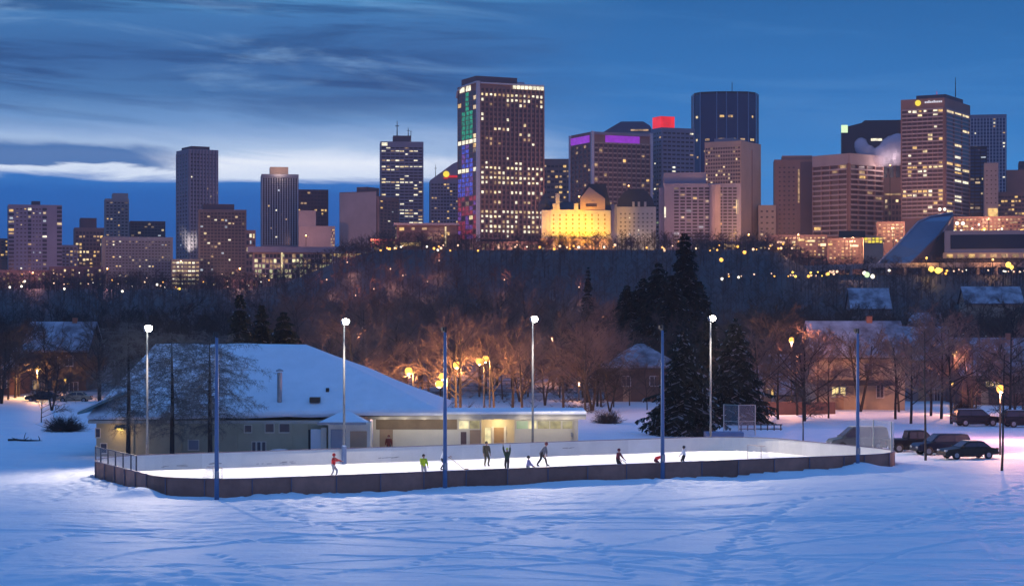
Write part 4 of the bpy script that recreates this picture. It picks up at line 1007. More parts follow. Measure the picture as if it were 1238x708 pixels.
def larch(seed, H=10., Rb=3., tiers=26):
    rng = random.Random(seed); T = MB(); C = MB()
    T.tube([(0, 0, -.2), (.05, 0, H * .5), (0, .05, H)], [.2, .14, .02], 7)
    for i in range(tiers * 5):
        f = .20 + .80 * rng.random() ** .9; z = H * f; rr = Rb * math.sin(PI * min(1, max(.02, (1.04 - f) / .9)) ** .75) ** .8 * 1.05
        a = rng.uniform(0, 6.28); r_ = max(.3, rr * rng.uniform(.35, 1.1)); c, s = math.cos(a), math.sin(a); lift = rng.uniform(-.05, .55); dp = rng.uniform(.1, .7)
        pts = [Vector((c * r_ * q + rng.uniform(-.1, .1), s * r_ * q + rng.uniform(-.1, .1), z + r_ * (lift * q - dp * q * q))) for q in (0, .35, .7, 1)]
        C.tube(pts, [.020, .015, .010, .005], 3, 0, False)
        for k in range(int(6 + r_ * 7)):
            q = rng.uniform(.15, 1); j = min(int(q * 3), 2); p = pts[j].lerp(pts[j + 1], q * 3 - j); l = rng.uniform(.25, .8) * (1.2 - .5 * q)
            d = Vector((c * rng.uniform(-.1, .9) - s * rng.uniform(-1, 1), s * rng.uniform(-.1, .9) + c * rng.uniform(-1, 1), rng.uniform(-.8, .45))).normalized()
            e = p + d * l; C.tube([p, e], [.008, .004], 3, 0, False)
            for h in range(4): pp_ = p.lerp(e, rng.uniform(.2, 1)); C.tube([pp_, pp_ + Vector((rng.uniform(-.16, .16), rng.uniform(-.16, .16), rng.uniform(-.26, .08)))], [.006, .003], 3, 0, False)
    return T, C
def tree_obj(name, label, cat, TC, mats, loc, rz=0., sc_=1., group=None):
    t = thing(name, label, cat, loc, rz, group); t.scale = (sc_,) * 3 if not hasattr(sc_, '__len__') else sc_
    TC[0].build('trunk', mats[0], t); TC[1].build('crown', mats[1], t); return t
def tpos(px, Y): x = (px - HX) * Y / F; return Vector((x, Y, gz(x, Y)))
# grey larches before the left of the hall
LM = ('bark_dark', 'twig_grey')
tree_obj('larch_tree', 'dark trunked leafless larch at the left end of the hall, left most of the three', 'tree', larch(1, 10.6, 3.6, 32), LM, tpos(155, 150.5))
tree_obj('larch_tree', 'leafless larch between the left floodlight pole and the blue pole', 'tree', larch(2, 9.8, 4.6, 34), LM, tpos(208, 152.5), 1.)
tree_obj('larch_tree', 'leafless larch with wide grey branches right of the left blue pole', 'tree', larch(3, 9.6, 5.0, 36), LM, tpos(254, 153.), 2.)
# spruces
SM = ('bark_dark', ('needle', 'needle_snow'))
SP = (('left most dark spruce behind the hall roof', 290, 226, 353, 3.6), ('middle one of the three dark spruces behind the hall roof', 316, 228, 366, 3.8), ('broad right hand dark spruce behind the hall roof', 343, 232, 375, 5.0),
      ('tallest dark spruce, its tip reaching up to the city', 828, 300, 279, 4.4), ('tall dark spruce left of the tallest one', 796, 296, 316, 6.0), ('broad dark spruce in the middle of the tall spruce group', 778, 304, 334, 5.4), ('dark spruce pressed against the right side of the tallest one', 846, 308, 338, 4.6), ('dark spruce filling the gap left of the tallest one', 812, 290, 330, 5.0), ('lower dark spruce above the pyramid roofed house', 758, 302, 344, 4.4), ('dark spruce standing apart on the left of the tall spruce group', 711, 420, 322, 2.6),
      ('bushy front spruce behind the far boards, beside the third blue pole', 826, 186, 398, 4.3), ('bushy front spruce behind the right floodlight pole', 889, 206, 384, 4.6), ('dark spruce right of the pale canopied lamp, behind the floodlight pole', 858, 262, 372, 2.8),
      ('small dark conifer between the spruce group and the sloped glass hall', 945, 420, 398, 2.6))
for k, (lb, px, Y, yt, rb) in enumerate(SP):
    p = tpos(px, Y); H = at(px, yt, Y).z - p.z
    tree_obj('spruce_tree', lb, 'tree', spruce(40 + k, H, rb, int(14 + H * 1.7), .15 if Y < 210 else .03, .06, 1.5 if Y > 270 else 1.15, .58 if 270 < Y < 400 else .75), SM, p)
# trees at the right, each one apart
BM = ('bark', 'twig'); BD = ('bark_dark', 'bark')
p = tpos(1040, 231); tree_obj('forked_tree', 'leafless tree forked into a V in front of the tan house', 'tree', bare_tree(60, 13, .5, 8, True, .45, tr=.2), BD, p)
p = tpos(1119, 152.5); tree_obj('slender_tree', 'slender leafless tree on the snow between the pickup truck and the sedan', 'tree', bare_tree(61, 12.5, .36, 10, False, .45, tr=.11), ('bark', 'twig'), p)
p = tpos(1211, 141.5); tree_obj('slender_tree', 'dark slender leafless tree at the right edge beside a street lamp', 'tree', bare_tree(62, 10.5, .4, 10, False, .42, tr=.10), BD, p)
p = tpos(971, 173.5); tree_obj('young_tree', 'young leafless tree behind the right end of the far boards', 'tree', bare_tree(63, 6.2, .42, 9, False, .35, tr=.07), BD, p)
p = tpos(50, 208); tree_obj('young_tree', 'small twiggy tree standing in the snow left of the dark bush', 'tree', bare_tree(64, 4.4, .75, 9, False, .2, tr=.07), BD, p)
p = tpos(918, 236); tree_obj('leaning_tree', 'leafless tree leaning over the small white gabled house', 'tree', bare_tree(65, 14, .5, 10, False, .3, tr=.2), BD, p).rotation_euler = (0, .3, .5)
def bush(seed, H, Rb, n=240):
    rng = random.Random(seed); C = MB()
    for k in range(n):
        a = rng.uniform(0, 6.28); el = rng.uniform(.15, 1.4); l = H * rng.uniform(.5, 1.0); d = Vector((math.cos(a) * math.cos(el) * Rb / H, math.sin(a) * math.cos(el) * Rb / H, math.sin(el)))
        p1, d1 = branch(C, Vector((math.cos(a) * .2, math.sin(a) * .2, -.1)), d.normalized(), l * d.length, .02, 3, rng, 3, .14, -.02)
        for j in range(7): branch(C, p1[1].lerp(p1[-1], rng.random()), (d1 + Vector((rng.gauss(0, .6), rng.gauss(0, .6), rng.gauss(0, .5)))).normalized(), l * .3, .012, 3, rng, 1)
    return C
o = bush(70, 1.7, 2.4, 420).build('round_bush', 'bark_dark', None, False, tpos(78, 192)); tag(o, 'dark round leafless bush at the left end of the hall', 'bush')
o = bush(71, 1.5, 1.8).build('low_bush', 'bark', None, False, tpos(735, 206)); tag(o, 'low leafless bush behind the right end of the wing', 'bush')
o = bush(72, 1.6, 2.).build('low_bush', 'bark_dark', None, False, tpos(1165, 238)); tag(o, 'snowy bush in front of the reddish house', 'bush')
o = bush(73, 1.3, 1.6).build('low_bush', 'bark_dark', None, False, tpos(850, 178)); tag(o, 'dark bush behind the far boards between the two front spruces', 'bush')
fb = MB(); rng = random.Random(8); q = gp(35, 533)
pts, d = branch(fb, Vector((-1.9, 0, .12)), Vector((1, .1, .12)).normalized(), 4.2, .11, 6, rng, 6, .16)
for k in range(7): branch(fb, pts[1 + k % 5], Vector((rng.uniform(-.6, .8), rng.uniform(-.5, .5), rng.uniform(-.05, .35))).normalized(), rng.uniform(.7, 1.6), .05, 5, rng, 3, .2)
o = fb.build('fallen_branch', 'bark_dark', None, False, (q.x, q.y, 0)); tag(o, 'dark fallen branch lying on the blue snow at the left', 'branch')

# woods between the park and the river: individual bare trees
VAR = [bare_tree(100 + k, 10, .5 + .08 * (k % 3), 12, k % 4 == 3, .22 + .05 * (k % 2), tr=.15) for k in range(6)]
protos = {}
def wood_tree(kind, mats, v, p, rz, s, label, group):
    key = (mats, v)
    if key not in protos:
        protos[key] = (VAR[v][0].mesh('bare_trunk', mats[0]), VAR[v][1].mesh('bare_crown', mats[1]))
    t = thing(kind, label, 'tree', p, rz, group); t.scale = (s * random.uniform(.85, 1.15), s * random.uniform(.85, 1.15), s)
    link('trunk', protos[key][0], t); link('crown', protos[key][1], t)
random.seed(11)
def scatter(n, x0, x1, Y0, Y1, h0, h1, mats, label, group, avoid=(), gap=7.):
    done = []; tries = 0
    while len(done) < n and tries < n * 40:
        tries += 1; px = random.uniform(x0, x1); Y = math.sqrt(random.uniform(Y0 * Y0, Y1 * Y1)); p = tpos(px, Y)
        if any((px > a and px < b and Y < yy) for a, b, yy in avoid): continue
        if any((p - q).length < gap for q in done): continue
        done.append(p); wood_tree('bare_tree', mats, random.randrange(6), p, random.uniform(0, 6.28), random.uniform(h0, h1) / 10, label, group)
AV = ((0, 110, 315), (730, 826, 300), (985, 1160, 276), (1160, 1262, 266), (915, 990, 264))
scatter(34, -20, 330, 250, 430, 9, 15, ('bark_dark', 'bark_dark'), 'dark leafless tree in the unlit wood behind the left of the hall', 'trees in the dark wood on the left', AV)
scatter(42, 395, 740, 219, 300, 8, 13, BM, 'brown leafless tree lit orange by the lamps behind the hall', 'lamp lit trees behind the hall', (), 4.5)
scatter(85, 330, 780, 300, 460, 11, 18, BM, 'brown leafless tree in the hazy wood behind the orange lamps', 'trees behind the orange lamps', (), 5.)
scatter(60, 900, 1260, 268, 460, 10, 16, ('bark_dark', 'bark'), 'dark leafless tree among the houses on the right', 'trees among the right hand houses', AV)
scatter(24, 690, 930, 212, 420, 8, 14, ('bark_dark', 'bark'), 'dark leafless tree around the tall spruces', 'trees around the spruces', ((815, 905, 300), (738, 812, 255)))
scatter(60, -20, 1260, 430, 640, 9, 15, ('bark_dark', 'bark_dark'), 'dim leafless tree in the dark wood toward the river', 'trees toward the river', (), 8.)
scatter(18, 905, 1250, 204, 232, 8, 12.5, ('bark_dark', 'twig'), 'dark leafless tree standing before the right hand houses', 'trees in front of the right hand houses', ((1002, 1024, 300), (1204, 1215, 300)), 4.)
scatter(12, -10, 122, 232, 285, 8, 12, ('bark_dark', 'bark'), 'dark leafless tree standing before the houses at the left edge', 'trees in front of the left hand houses', ((36, 54, 300), (66, 114, 300)), 4.)
scatter(6, 728, 822, 230, 256, 5, 7.5, ('bark_dark', 'bark'), 'dark leafless tree standing before the pyramid roofed house', 'trees in front of the pyramid roofed house', (), 4.)
# undergrowth and the wooded far bank: nobody could count these
def brushwood(name, n, place, h0, h1, r, twn, m, seed):
    rng = random.Random(seed); nr = np.random.RandomState(seed); var = []
    for k in range(10):
        C = MB(); H = 1.; tall = h1 > 3; rr = r / h1
        if tall: C.tube([Vector((0, 0, -.1)), Vector((rng.uniform(-.05, .05), 0, H))], [rr * 1.6, rr * .3], 3, 0, False)
        for j in range(twn):
            f = rng.uniform(.1, .9) if tall else 0.; a = rng.uniform(0, 6.28); l = rng.uniform(.2, .45) * (1.1 - f) + .08; b = Vector((rng.uniform(-.04, .04), rng.uniform(-.04, .04), f))
            e = b + Vector((math.cos(a) * l, math.sin(a) * l, l * rng.uniform(.3, 1.2))); C.tube([b, e], [rr * .7, rr * .25], 3, 0, False)
            if tall:
                for i in range(3): a2 = a + rng.uniform(-1, 1); c = b.lerp(e, rng.uniform(.3, .9)); C.tube([c, c + Vector((math.cos(a2), math.sin(a2), rng.uniform(.2, 1))) * l * .5], [rr * .45, rr * .2], 3, 0, False)
        var.append((np.array(C.v), np.array([f for f in C.f if len(f) == 4])))
    V, Q, off = [], [], 0
    for k in range(n):
        p = place(rng)
        if p is None: continue
        v, f = var[rng.randrange(10)]; a = rng.uniform(0, 6.28); H = rng.uniform(h0, h1); c, s_ = math.cos(a) * H, math.sin(a) * H
        V.append(np.stack([v[:, 0] * c - v[:, 1] * s_ + p.x, v[:, 0] * s_ + v[:, 1] * c + p.y, v[:, 2] * H + p.z], 1)); Q.append(f + off); off += len(v)
    V = np.concatenate(V); Q = np.concatenate(Q).astype(np.int32)
    me = bpy.data.meshes.new(name); me.vertices.add(len(V)); me.vertices.foreach_set('co', V.ravel()); me.loops.add(Q.size); me.loops.foreach_set('vertex_index', Q.ravel())
    me.polygons.add(len(Q)); me.polygons.foreach_set('loop_start', np.arange(0, Q.size, 4, dtype=np.int32)); me.update(calc_edges=True); me.materials.append(M[m])
    o = link(name, me); o['kind'] = 'stuff'
def pl_near(rng):
    px = rng.choice((rng.uniform(400, 760), rng.uniform(680, 930), rng.uniform(900, 1260), rng.uniform(-20, 330))); Y = rng.uniform(222, 470)
    if any(a < px < b and Y < yy for a, b, yy in AV) or (px < 330 and Y < 300) or (px > 890 and Y < 228): return None
    return tpos(px, Y) 
brushwood('undergrowth', 2600, pl_near, .6, 2.2, .03, 14, 'bark', 3)
def pl_bank(rng):
    px = rng.uniform(-60, 1300); Y = 640 + 478 * rng.random() ** .8
    return tpos(px, Y)
brushwood('bank_woods', 7500, pl_bank, 5, 11, .12, 10, 'brush', 4)
mat('glass_red', (.13, .022, .028), .35, 0, 0)
mat('mullion_blue', (.20, .30, .46), .4, .2, .05, .1)
HAZE = .00010
mat('pink_stone', (.55, .33, .24), .85, 0, .08, .2)
mat('hotel_pane', (.30, .20, .06), .4, 0, 0)
mat('hotel_grey', (.20, .16, .14), .5, 0, 0)
emit('hall_glow', (.85, .85, .45), .42, .7, .3); emit('hall_glow2', (1, .9, .5), 1., .5, .3)
emit('lamp_pinkish', (.7, .2, .6), .4)
# ------------------------------------------------------------------ downtown on the far bank
HOTEL = 42000.
CITYP = 17000.
CITY = random.Random(21)
LITS = ['lit_warm', 'lit_white', 'lit_soft', 'lit_dim', 'lit_faint', 'lit_faint', 'lit_amber', 'lit_cool', 'lit_soft']
class Bld:
    def __init__(s, label, x0, xc, x1, ytop, Y, wall, th=25, dep=24, name='tower', cat='tower', zb=None, group=None):
        s.Y = Y; s.wallm = wall; t0, t1, tc = [(p - HX) / F for p in (x0, x1, xc if xc else x0)]
        if xc is None: th = math.degrees(-math.atan((x0 + x1) / 2 / F - HX / F)) + 2.
        c, n = math.cos(R(th)), math.sin(R(th)); Xc = tc * Y
        s.w = (t1 * Y - Xc) / (c - t1 * n)
        s.d = dep if xc is None else (Xc - t0 * Y) / (n + t0 * c)
        s.z0 = (gz(Xc, Y) - 2.) if zb is None else zb
        s.h = at(0, ytop, Y).z - s.z0
        s.root = thing(name, label, cat, (Xc, Y, s.z0), R(th), group)
        s.wall = MB(); s.wall.box(0, s.w, 0, s.d, 0, s.h); s.wins = []; s.mats = [wall]
    def z(s, py): return at(0, py, s.Y).z - s.z0
    def mi(s, m):
        if m not in s.mats: s.mats.append(m)
        return s.mats.index(m)
    def fbox(s, face, a, b, z0, z1, out, mi=0, mb=None, inn=0.):
        mb = mb or s.wall
        if face == 'A': mb.box(a, b, -out, -inn, z0, z1, mi)
        else: mb.box(-out, -inn, a, b, z0, z1, mi)
        return mb
    def L(s, face): return s.w if face == 'A' else s.d
    def part(s, name, face, a, b, y0, y1, m, out=.4, par=None):
        l = s.L(face); q = MB(); s.fbox(face, a * l, b * l, s.z(y1), s.z(y0), out, 0, q, .02); return q.build(name, m, par or s.root)
    def block(s, name, a0, a1, b0, b1, y0, m, ybot=None, par=None):
        q = MB(); q.box(a0 * s.w, a1 * s.w, b0 * s.d, b1 * s.d, s.h + .01 if ybot is None else s.z(ybot), s.z(y0)); return q.build(name, m, par or s.root)
    def grid(s, face, cols, rows, y0, y1, a0=.03, a1=.97, wf=.7, hf=.6, lit=.08, rows_lit={}, glass='glass_dark', rib=.35, band=.3, lits=None, ribm=None, bandm=None, cells={}):
        l = s.L(face); zt, zb = s.z(y0), s.z(y1); cw = l * (a1 - a0) / cols; rh = (zt - zb) / rows; ww, hh = cw * wf, rh * hf
        rm = s.mi(ribm) if ribm else 0; bm_ = s.mi(bandm) if bandm else 0
        for c in range(cols + 1):
            if rib: x = l * a0 + c * cw; k = cw * (1 - wf) / 2 * .8; s.fbox(face, max(0, x - k), min(l, x + k), zb, zt, rib, rm)
        for r in range(rows + 1):
            if band: zz = zt - r * rh; k = rh * (1 - hf) / 2 * .8; s.fbox(face, l * a0, l * a1, zz - k, zz + k, band, bm_)
        for r in range(rows):
            p = rows_lit.get(r, lit * 1.5)
            for c in range(cols):
                on = CITY.random() < p
                m = cells.get((r, c)) or (CITY.choice(lits or LITS) if on else glass)
                kw, kh = (1, 1) if not on or cells else CITY.choice(((1, 1), (1, .7), (.8, 1), (1, .85), (.62, .8)))
                s.wins.append((face, l * a0 + (c + .5) * cw, zt - (r + .5) * rh + hh * (1 - kh) * .5, ww * kw, hh * kh, m))
    def done(s, mx=100):
        s.wall.build('wall', s.mats, s.root)
        ws = sorted(s.wins, key=lambda q: (q[5].startswith('glass'), q[0])) ; cache = {}
        def quad(face, w, h): q = MB(); s.fbox(face, -w / 2, w / 2, -h / 2, h / 2, .12, 0, q, .01); return q
        for face, u, zz, w, h, m in ws[:mx]:
            k = (face, round(w, 3), round(h, 3), m)
            if k not in cache: cache[k] = quad(face, w, h).mesh('window', m)
            link('window', cache[k], s.root, (u, 0, zz) if face == 'A' else (0, u, zz))
        rest = ws[mx:]
        if rest:
            ms = []; q = MB()
            for face, u, zz, w, h, m in rest:
                if m not in ms: ms.append(m)
                s.fbox(face, u - w / 2, u + w / 2, zz - h / 2, zz + h / 2, .12, ms.index(m), q, .01)
            o = q.build('window', ms, s.root); o['kind'] = 'stuff'
        return s
def antenna(b, a, d, y0, y1, r=.3, m='pole_dark', name='antenna', ybase=None):
    q = MB(); x, y = a * b.w, d * b.d; q.tube([(x, y, b.z(y1)), (x, y, (b.z(y0) + b.z(y1)) / 2), (x, y, b.z(y0))], [r, r * .7, r * .4], 6); q.box(x - r * 2.5, x + r * 2.5, y - .1, y + .1, b.z(y0) - (b.z(y0) - b.z(y1)) * .35, b.z(y0) - (b.z(y0) - b.z(y1)) * .3); return q.build(name, m, b.root)

# left end
b = Bld('pale apartment slab with dark vertical slots at the far left of the skyline', 10, None, 75, 247, 1130, 'grey_stone', name='apartment_tower')
b.grid('A', 1, 18, 252, 336, .0, .11, .9, .6, .16, rib=0, band=.25); b.grid('A', 1, 18, 250, 336, .36, .43, .9, .6, .1, rib=0, band=.2); b.grid('A', 1, 18, 250, 336, .63, .72, .9, .6, .25, rib=0, band=.2); b.grid('A', 1, 18, 248, 336, .90, 1., .9, .6, .12, rib=0, band=.2)
b.grid('A', 3, 18, 250, 336, .13, .35, .5, .3, .05, rib=0, band=0, glass='glass_brown'); b.grid('A', 3, 18, 250, 336, .44, .62, .5, .3, .05, rib=0, band=0, glass='glass_brown')
b.block('penthouse', .44, .60, .2, .6, 242, 'dark_stone'); b.done()
b = Bld('brick midrise with a stepped top between the far left slab and the beige tower', 90, None, 126, 275, 1200, 'brown_stone', name='midrise', cat='building')
b.block('upper_storeys', .2, .75, .1, .9, 263, 'dark_stone'); b.grid('A', 8, 11, 279, 330, lit=.25, lits=['lit_amber', 'lit_dim', 'lit_warm'], glass='glass_brown'); b.done()
b = Bld('slim beige tower with a stepped top, left of the tall dark tower', 127, None, 156, 240, 1290, 'concrete', name='slim_tower')
b.block('upper_storeys', .32, .97, .1, .9, 233, 'concrete'); b.grid('A', 6, 12, 243, 290, wf=.6, hf=.4, lit=.12, rib=.2, band=.2); b.done()
b = Bld('dark glazed block right behind the slim beige tower', 157, None, 200, 267, 1320, 'dark_stone', name='office_block', cat='building')
b.grid('A', 10, 6, 269, 290, lit=.10, wf=.8); b.done()
b = Bld('wide beige apartment slab with scattered lit windows, below the slim tower', 123, None, 209, 286, 1180, 'concrete', name='apartment_slab', cat='building')
b.grid('A', 20, 14, 290, 342, .05, .97, .55, .38, .09, rib=.15, band=.15, glass='glass_brown'); b.part('corner_pier', 'A', 0, .045, 286, 345, 'beige_stone', .6)
b.done()
# the tall dark tower with its clipped corners
b = Bld('tallest dark concrete tower of the left skyline with a clipped crown', 213, 228, 264, 180, 1240, 'grey_stone', th=30)
b.wallm = 'grey_stone'; b.block('crown', .14, .75, .1, .9, 176, 'dark_stone')
for k in range(9): b.fbox('A', b.w * (k + .15) / 9, b.w * (k + .45) / 9, 0, b.z(181), .8)
b.grid('A', 9, 32, 184, 330, .05, 1, .45, .35, .025, rib=0, band=0); b.grid('B', 4, 32, 184, 330, .05, .95, .5, .4, .02, rib=.3, band=0)
b.done()
q = MB(); pz = at(219, 313, 1225); UP = pz
b = Bld('low podium with bright rows of office lights under the tallest left tower', 207, None, 242, 313, 1150, 'dark_stone', name='podium', cat='building')
b.grid('A', 7, 6, 315, 345, wf=.8, hf=.45, lit=.8, lits=['lit_warm', 'lit_white', 'lit_dim'], rib=.2, band=.3); b.done()
b = Bld('brown gridded tower with a raised block, right of the tallest left tower', 240, None, 298, 253, 1165, 'brown_stone', name='grid_tower')
b.block('roof_block', .1, .75, .15, .8, 246, 'dark_stone'); b.part('lit_plant_room', 'A', .63, .74, 247, 251, 'lit_warm', -.15 * b.d + .1) if False else None
b.grid('A', 13, 20, 256, 336, wf=.7, hf=.6, lit=.08, rib=.7, band=.7, glass='glass_brown'); b.part('lit_ground_floor', 'A', .05, .9, 339, 341.5, 'lit_warm', .5); b.done()
b = Bld('small brown block right of the brown gridded tower', 297, None, 309, 278, 1250, 'brown_stone', name='small_block', cat='building'); b.grid('A', 3, 6, 281, 330, lit=.25); b.done()
b = Bld('blue grey glazed tower with a lit beige box on its roof', 316, None, 361, 211, 1300, 'blue_grey')
b.block('roof_box', .24, .73, .2, .8, 201, 'beige_stone'); b.fbox('A', 0, b.w, b.z(214), b.z(210.4), .6); point('roof_lamp', (b.w * .48, -5, b.z(207)), (1, .70, .5), 2600, b.root, .4)
b.grid('A', 14, 30, 215, 296, .03, .97, .72, .75, .025, rib=.6, band=.15, glass='glass_navy', ribm='pale_frame'); b.done()
b = Bld('dark red tower standing right behind the blue grey glazed tower', 358, None, 397, 229, 1380, 'red_stone'); b.grid('A', 9, 14, 231, 290, wf=.75, hf=.6, lit=.03, rows_lit={3: .25, 5: .6}, lits=['lit_amber', 'lit_dim'], rib=.2, band=.25, glass='glass_red'); b.done()
b = Bld('beige windowless block with a step, in front of the dark red tower', 361, None, 405, 273, 1260, 'concrete', name='windowless_block', cat='building')
b.block('upper_block', .0, .48, .1, .9, 254, 'concrete'); b.grid('A', 3, 6, 276, 298, .88, .99, .6, .5, .5, rib=0, band=0); b.done()
b = Bld('beige and dark two faced block with a small roof hut, left of the antenna tower', 411, 458, 482, 237, 1270, 'brown_stone', th=62, name='office_block', cat='building')
b.wall.box(b.w * .0 - .6, -.01, b.d * .05, b.d, 0, b.z(231)); b.mats = ['brown_stone']
q = MB(); q.box(-.9, -.61, .05 * b.d, .98 * b.d, 0, b.z(232)); q.build('beige_facade', 'concrete', b.root)
b.block('roof_hut', .1, .7, .35, .62, 225, 'dark_stone'); b.grid('A', 5, 14, 241, 296, lit=.07, glass='glass_brown', wf=.6, hf=.4)
for k in range(5): pass
b.done()
b = Bld('light grey office tower with white lit bands and roof antennas', 460, None, 512, 171, 1330, 'grey_stone', name='antenna_tower')
b.block('penthouse', .3, .72, .2, .8, 163, 'dark_stone'); b.part('roof_light', 'A', .03, .16, 172.5, 176, 'lit_white', .3)
b.grid('A', 9, 25, 177, 271, .02, .98, .84, .42, .10, rows_lit={0: .1, 1: .7, 4: .55, 6: .8, 7: .25, 10: .3, 11: .95, 16: .1, 21: .75, 20: .6, 22: .5, 23: .75, 24: .6}, lits=['lit_white', 'lit_warm', 'lit_dim', 'lit_white'], rib=.15, band=.35)
antenna(b, .40, .5, 144, 163, .5); antenna(b, .66, .5, 152, 163, .4); antenna(b, .72, .4, 155, 163, .3); b.done()
b = Bld('office block with a roof rising in a slant and a red and yellow sign', 520, None, 556, 218, 1330, 'grey_stone', name='slant_tower')
q = MB(); q.slab([(0, 0, b.h + .02), (b.w, 0, b.h + .02), (b.w, 0, b.z(194)), (b.w * .75, 0, b.z(198))], (0, b.d, 0)); q.build('slanted_top', 'grey_stone', b.root)
b.grid('A', 9, 12, 221, 270, wf=.7, hf=.45, lit=.08, lits=['lit_dim', 'lit_amber'], rib=.15, band=.2)
q = MB(); x = b.w * .54; zz = b.z(210.5); q.lathe([(1.2, -.6), (2.1, -.6), (2.1, -.05), (1.2, -.05)], 16, 0, (x, 0, zz), 'y'); q.build('sign_disc', 'sign_yellow', b.root)
q = MB(); q.box(b.w * .60, b.w * .97, -.5, -.02, b.z(214.5), b.z(212)); q.box(b.w * .45, b.w * .60, -.5, -.02, b.z(216), b.z(214.6)); q.build('sign_bar', 'sign_red', b.root)
antenna(b, .2, .5, 197, 212, .3); b.done()
b = Bld('low dark glass block with a flat white rimmed roof beside the colour lit tower', 480, None, 553, 272, 1200, 'dark_stone', name='glass_block', cat='building')
q = MB(); q.box(-2, b.w + 1, -2, b.d, b.h + .02, b.h + 1.2); q.build('roof_rim', 'grey_stone', b.root)
b.grid('A', 10, 4, 274, 296, wf=.85, hf=.7, lit=.10, lits=['lit_amber', 'lit_dim'], rib=.2, band=.15, glass='glass_brown'); b.part('lit_column', 'A', .79, .815, 274, 298, 'lit_warm', 1.2); b.part('lit_shop', 'A', 0, .4, 293, 297, 'lit_amber', .5); b.done()
b = Bld('long low glass hall glowing yellow green on the edge of the bank', 306, None, 436, 305, 1110, 'concrete', name='glass_hall', cat='building', dep=40)
q = MB(); q.box(-3, b.w * 1.01, -3, b.d, b.h + .02, b.h + 3.2); q.build('roof', 'grey_stone', b.root)
b.grid('A', 28, 5, 306, 337, .01, .99, .82, .72, .55, rows_lit={0: .35, 1: .75, 2: .7, 3: .6, 4: .4}, lits=['hall_glow', 'hall_glow', 'lit_dim', 'hall_glow2'], rib=.4, band=.4, glass='glass_dark'); b.part('lit_mast', 'A', .26, .272, 305, 334, 'lit_warm', .8)
b.done()
b = Bld('lit low pavilion on the brow of the bank right of the long glass hall', 402, None, 442, 303, 1090, 'concrete', name='pavilion', cat='building'); b.grid('A', 8, 1, 306, 311, wf=.85, hf=.8, lit=.9, lits=['lit_warm', 'lit_amber']); b.done()

# the colour lit tower
b = Bld('biggest tower, left face lit green, blue and red, front full of lit offices', 553, 578, 658, 99, 1200, 'brown_stone', th=24, name='colour_lit_tower')
RL_ = {0: .1, 1: .95, 2: .5, 3: .35, 10: .35, 11: .4, 14: .15, 15: .15, 16: .75, 17: .45, 18: .97, 19: .85, 21: .8, 25: .95, 26: .75, 27: .3, 28: .9, 29: .7, 30: .1}
b.grid('A', 15, 31, 105, 288, .03, .985, .62, .56, .035, rows_lit=RL_, lits=['lit_warm', 'lit_white', 'lit_white', 'lit_dim'], rib=.9, band=.35, glass='glass_brown')
cells = {}
for r in range(31):
    for c in range(5):
        g = None
        if r < 11 and abs(c - 2) <= .4 + r * .16: g = 'led_green'
        elif 7 < r < 22 and abs(c - 2.3) <= .5 + (r - 7) * .12: g = 'led_blue' if CITY.random() > .15 else 'led_violet'
        elif r >= 22: g = CITY.choice(['led_red', 'led_violet', 'led_red', None])
        if r in (10, 16) and CITY.random() < .75: g = 'lit_white'
        cells[(r, c)] = g
b.grid('B', 5, 31, 108, 288, .05, .97, .86, .8, .04, glass='glass_brown', rib=.25, band=.15, cells=cells)
q = MB(); q.box(-1.0, .9, -1.0, .9, 0, b.h + .5); q.build('corner_pier', 'pale_frame', b.root)
b.part('parapet_band', 'A', .03, .99, 99.2, 101, 'pale_frame', .9)
for k in range(8): b.part('crown_light', 'A', .52 + .06 * k, .56 + .06 * k, 101.5, 105.5, 'lit_white', 1.3)
for k in range(2): b.part('crown_light', 'B', .35 + .3 * k, .55 + .3 * k, 101, 107, 'lit_white', .5)
q = MB(); q.tube([(-.6, b.d, b.z(112)), (-.6, b.d * .95, b.z(104)), (-.6, b.d * .7, b.z(100)), (-.6, 0, b.z(98.8))], .6, 6); q.build('crown_arch', 'pale_frame', b.root)
b.block('penthouse', .0, .62, .1, .8, 91, 'dark_stone'); b.part('lobby', 'A', .04, .7, 289, 296, 'glass_navy', .5)
q = MB(); q.box(b.w * .58, b.w * .8, b.d * .3, b.d * .34, b.h + .02, b.z(94)); q.build('roof_screen', 'pale_frame', b.root); b.done()
b = Bld('brown office block behind, between the colour lit tower and the purple banded block', 655, None, 691, 192, 1420, 'brown_stone', name='office_block', cat='building')
b.grid('A', 7, 15, 198, 292, wf=.75, hf=.45, lit=.16, lits=['lit_dim', 'lit_amber', 'lit_dim'], glass='glass_brown', rib=.2, band=.3); b.done()
b = Bld('wide brown block with a purple lit band under its roof', 690, 716, 787, 159, 1300, 'brown_stone', th=24, name='purple_banded_block')
b.part('purple_band', 'A', .22, .80, 163, 171.5, 'lit_purple', .5); b.part('purple_band', 'B', .12, .96, 163, 172, 'lit_purple', .5); b.part('top_band', 'A', 0, .99, 159.2, 162.5, 'grey_stone', .6)
for a in (0, 1): q = MB(); q.box(b.w * a - .9, b.w * a + .9, -1.2, .6, 0, b.h + .3); q.build('corner_column', 'pale_frame', b.root)
q = MB(); q.box(-1.2, .5, b.d - 1, b.d + .8, 0, b.h - .2); q.build('corner_column', 'pale_frame', b.root)
b.grid('A', 12, 20, 172.5, 290, .02, .98, .68, .6, .07, lits=['lit_dim', 'lit_dim', 'lit_amber'], glass='glass_brown', rib=.9, band=.7, bandm='beige_stone'); b.grid('B', 5, 20, 173, 290, .03, .97, .6, .5, .05, lits=['lit_dim'], glass='glass_brown', rib=.6, band=.6); b.done()
b = Bld('blue glass roof with sloped sides behind the purple banded block', 729, None, 790, 160, 1480, 'blue_grey', name='glass_roofed_block', cat='building')
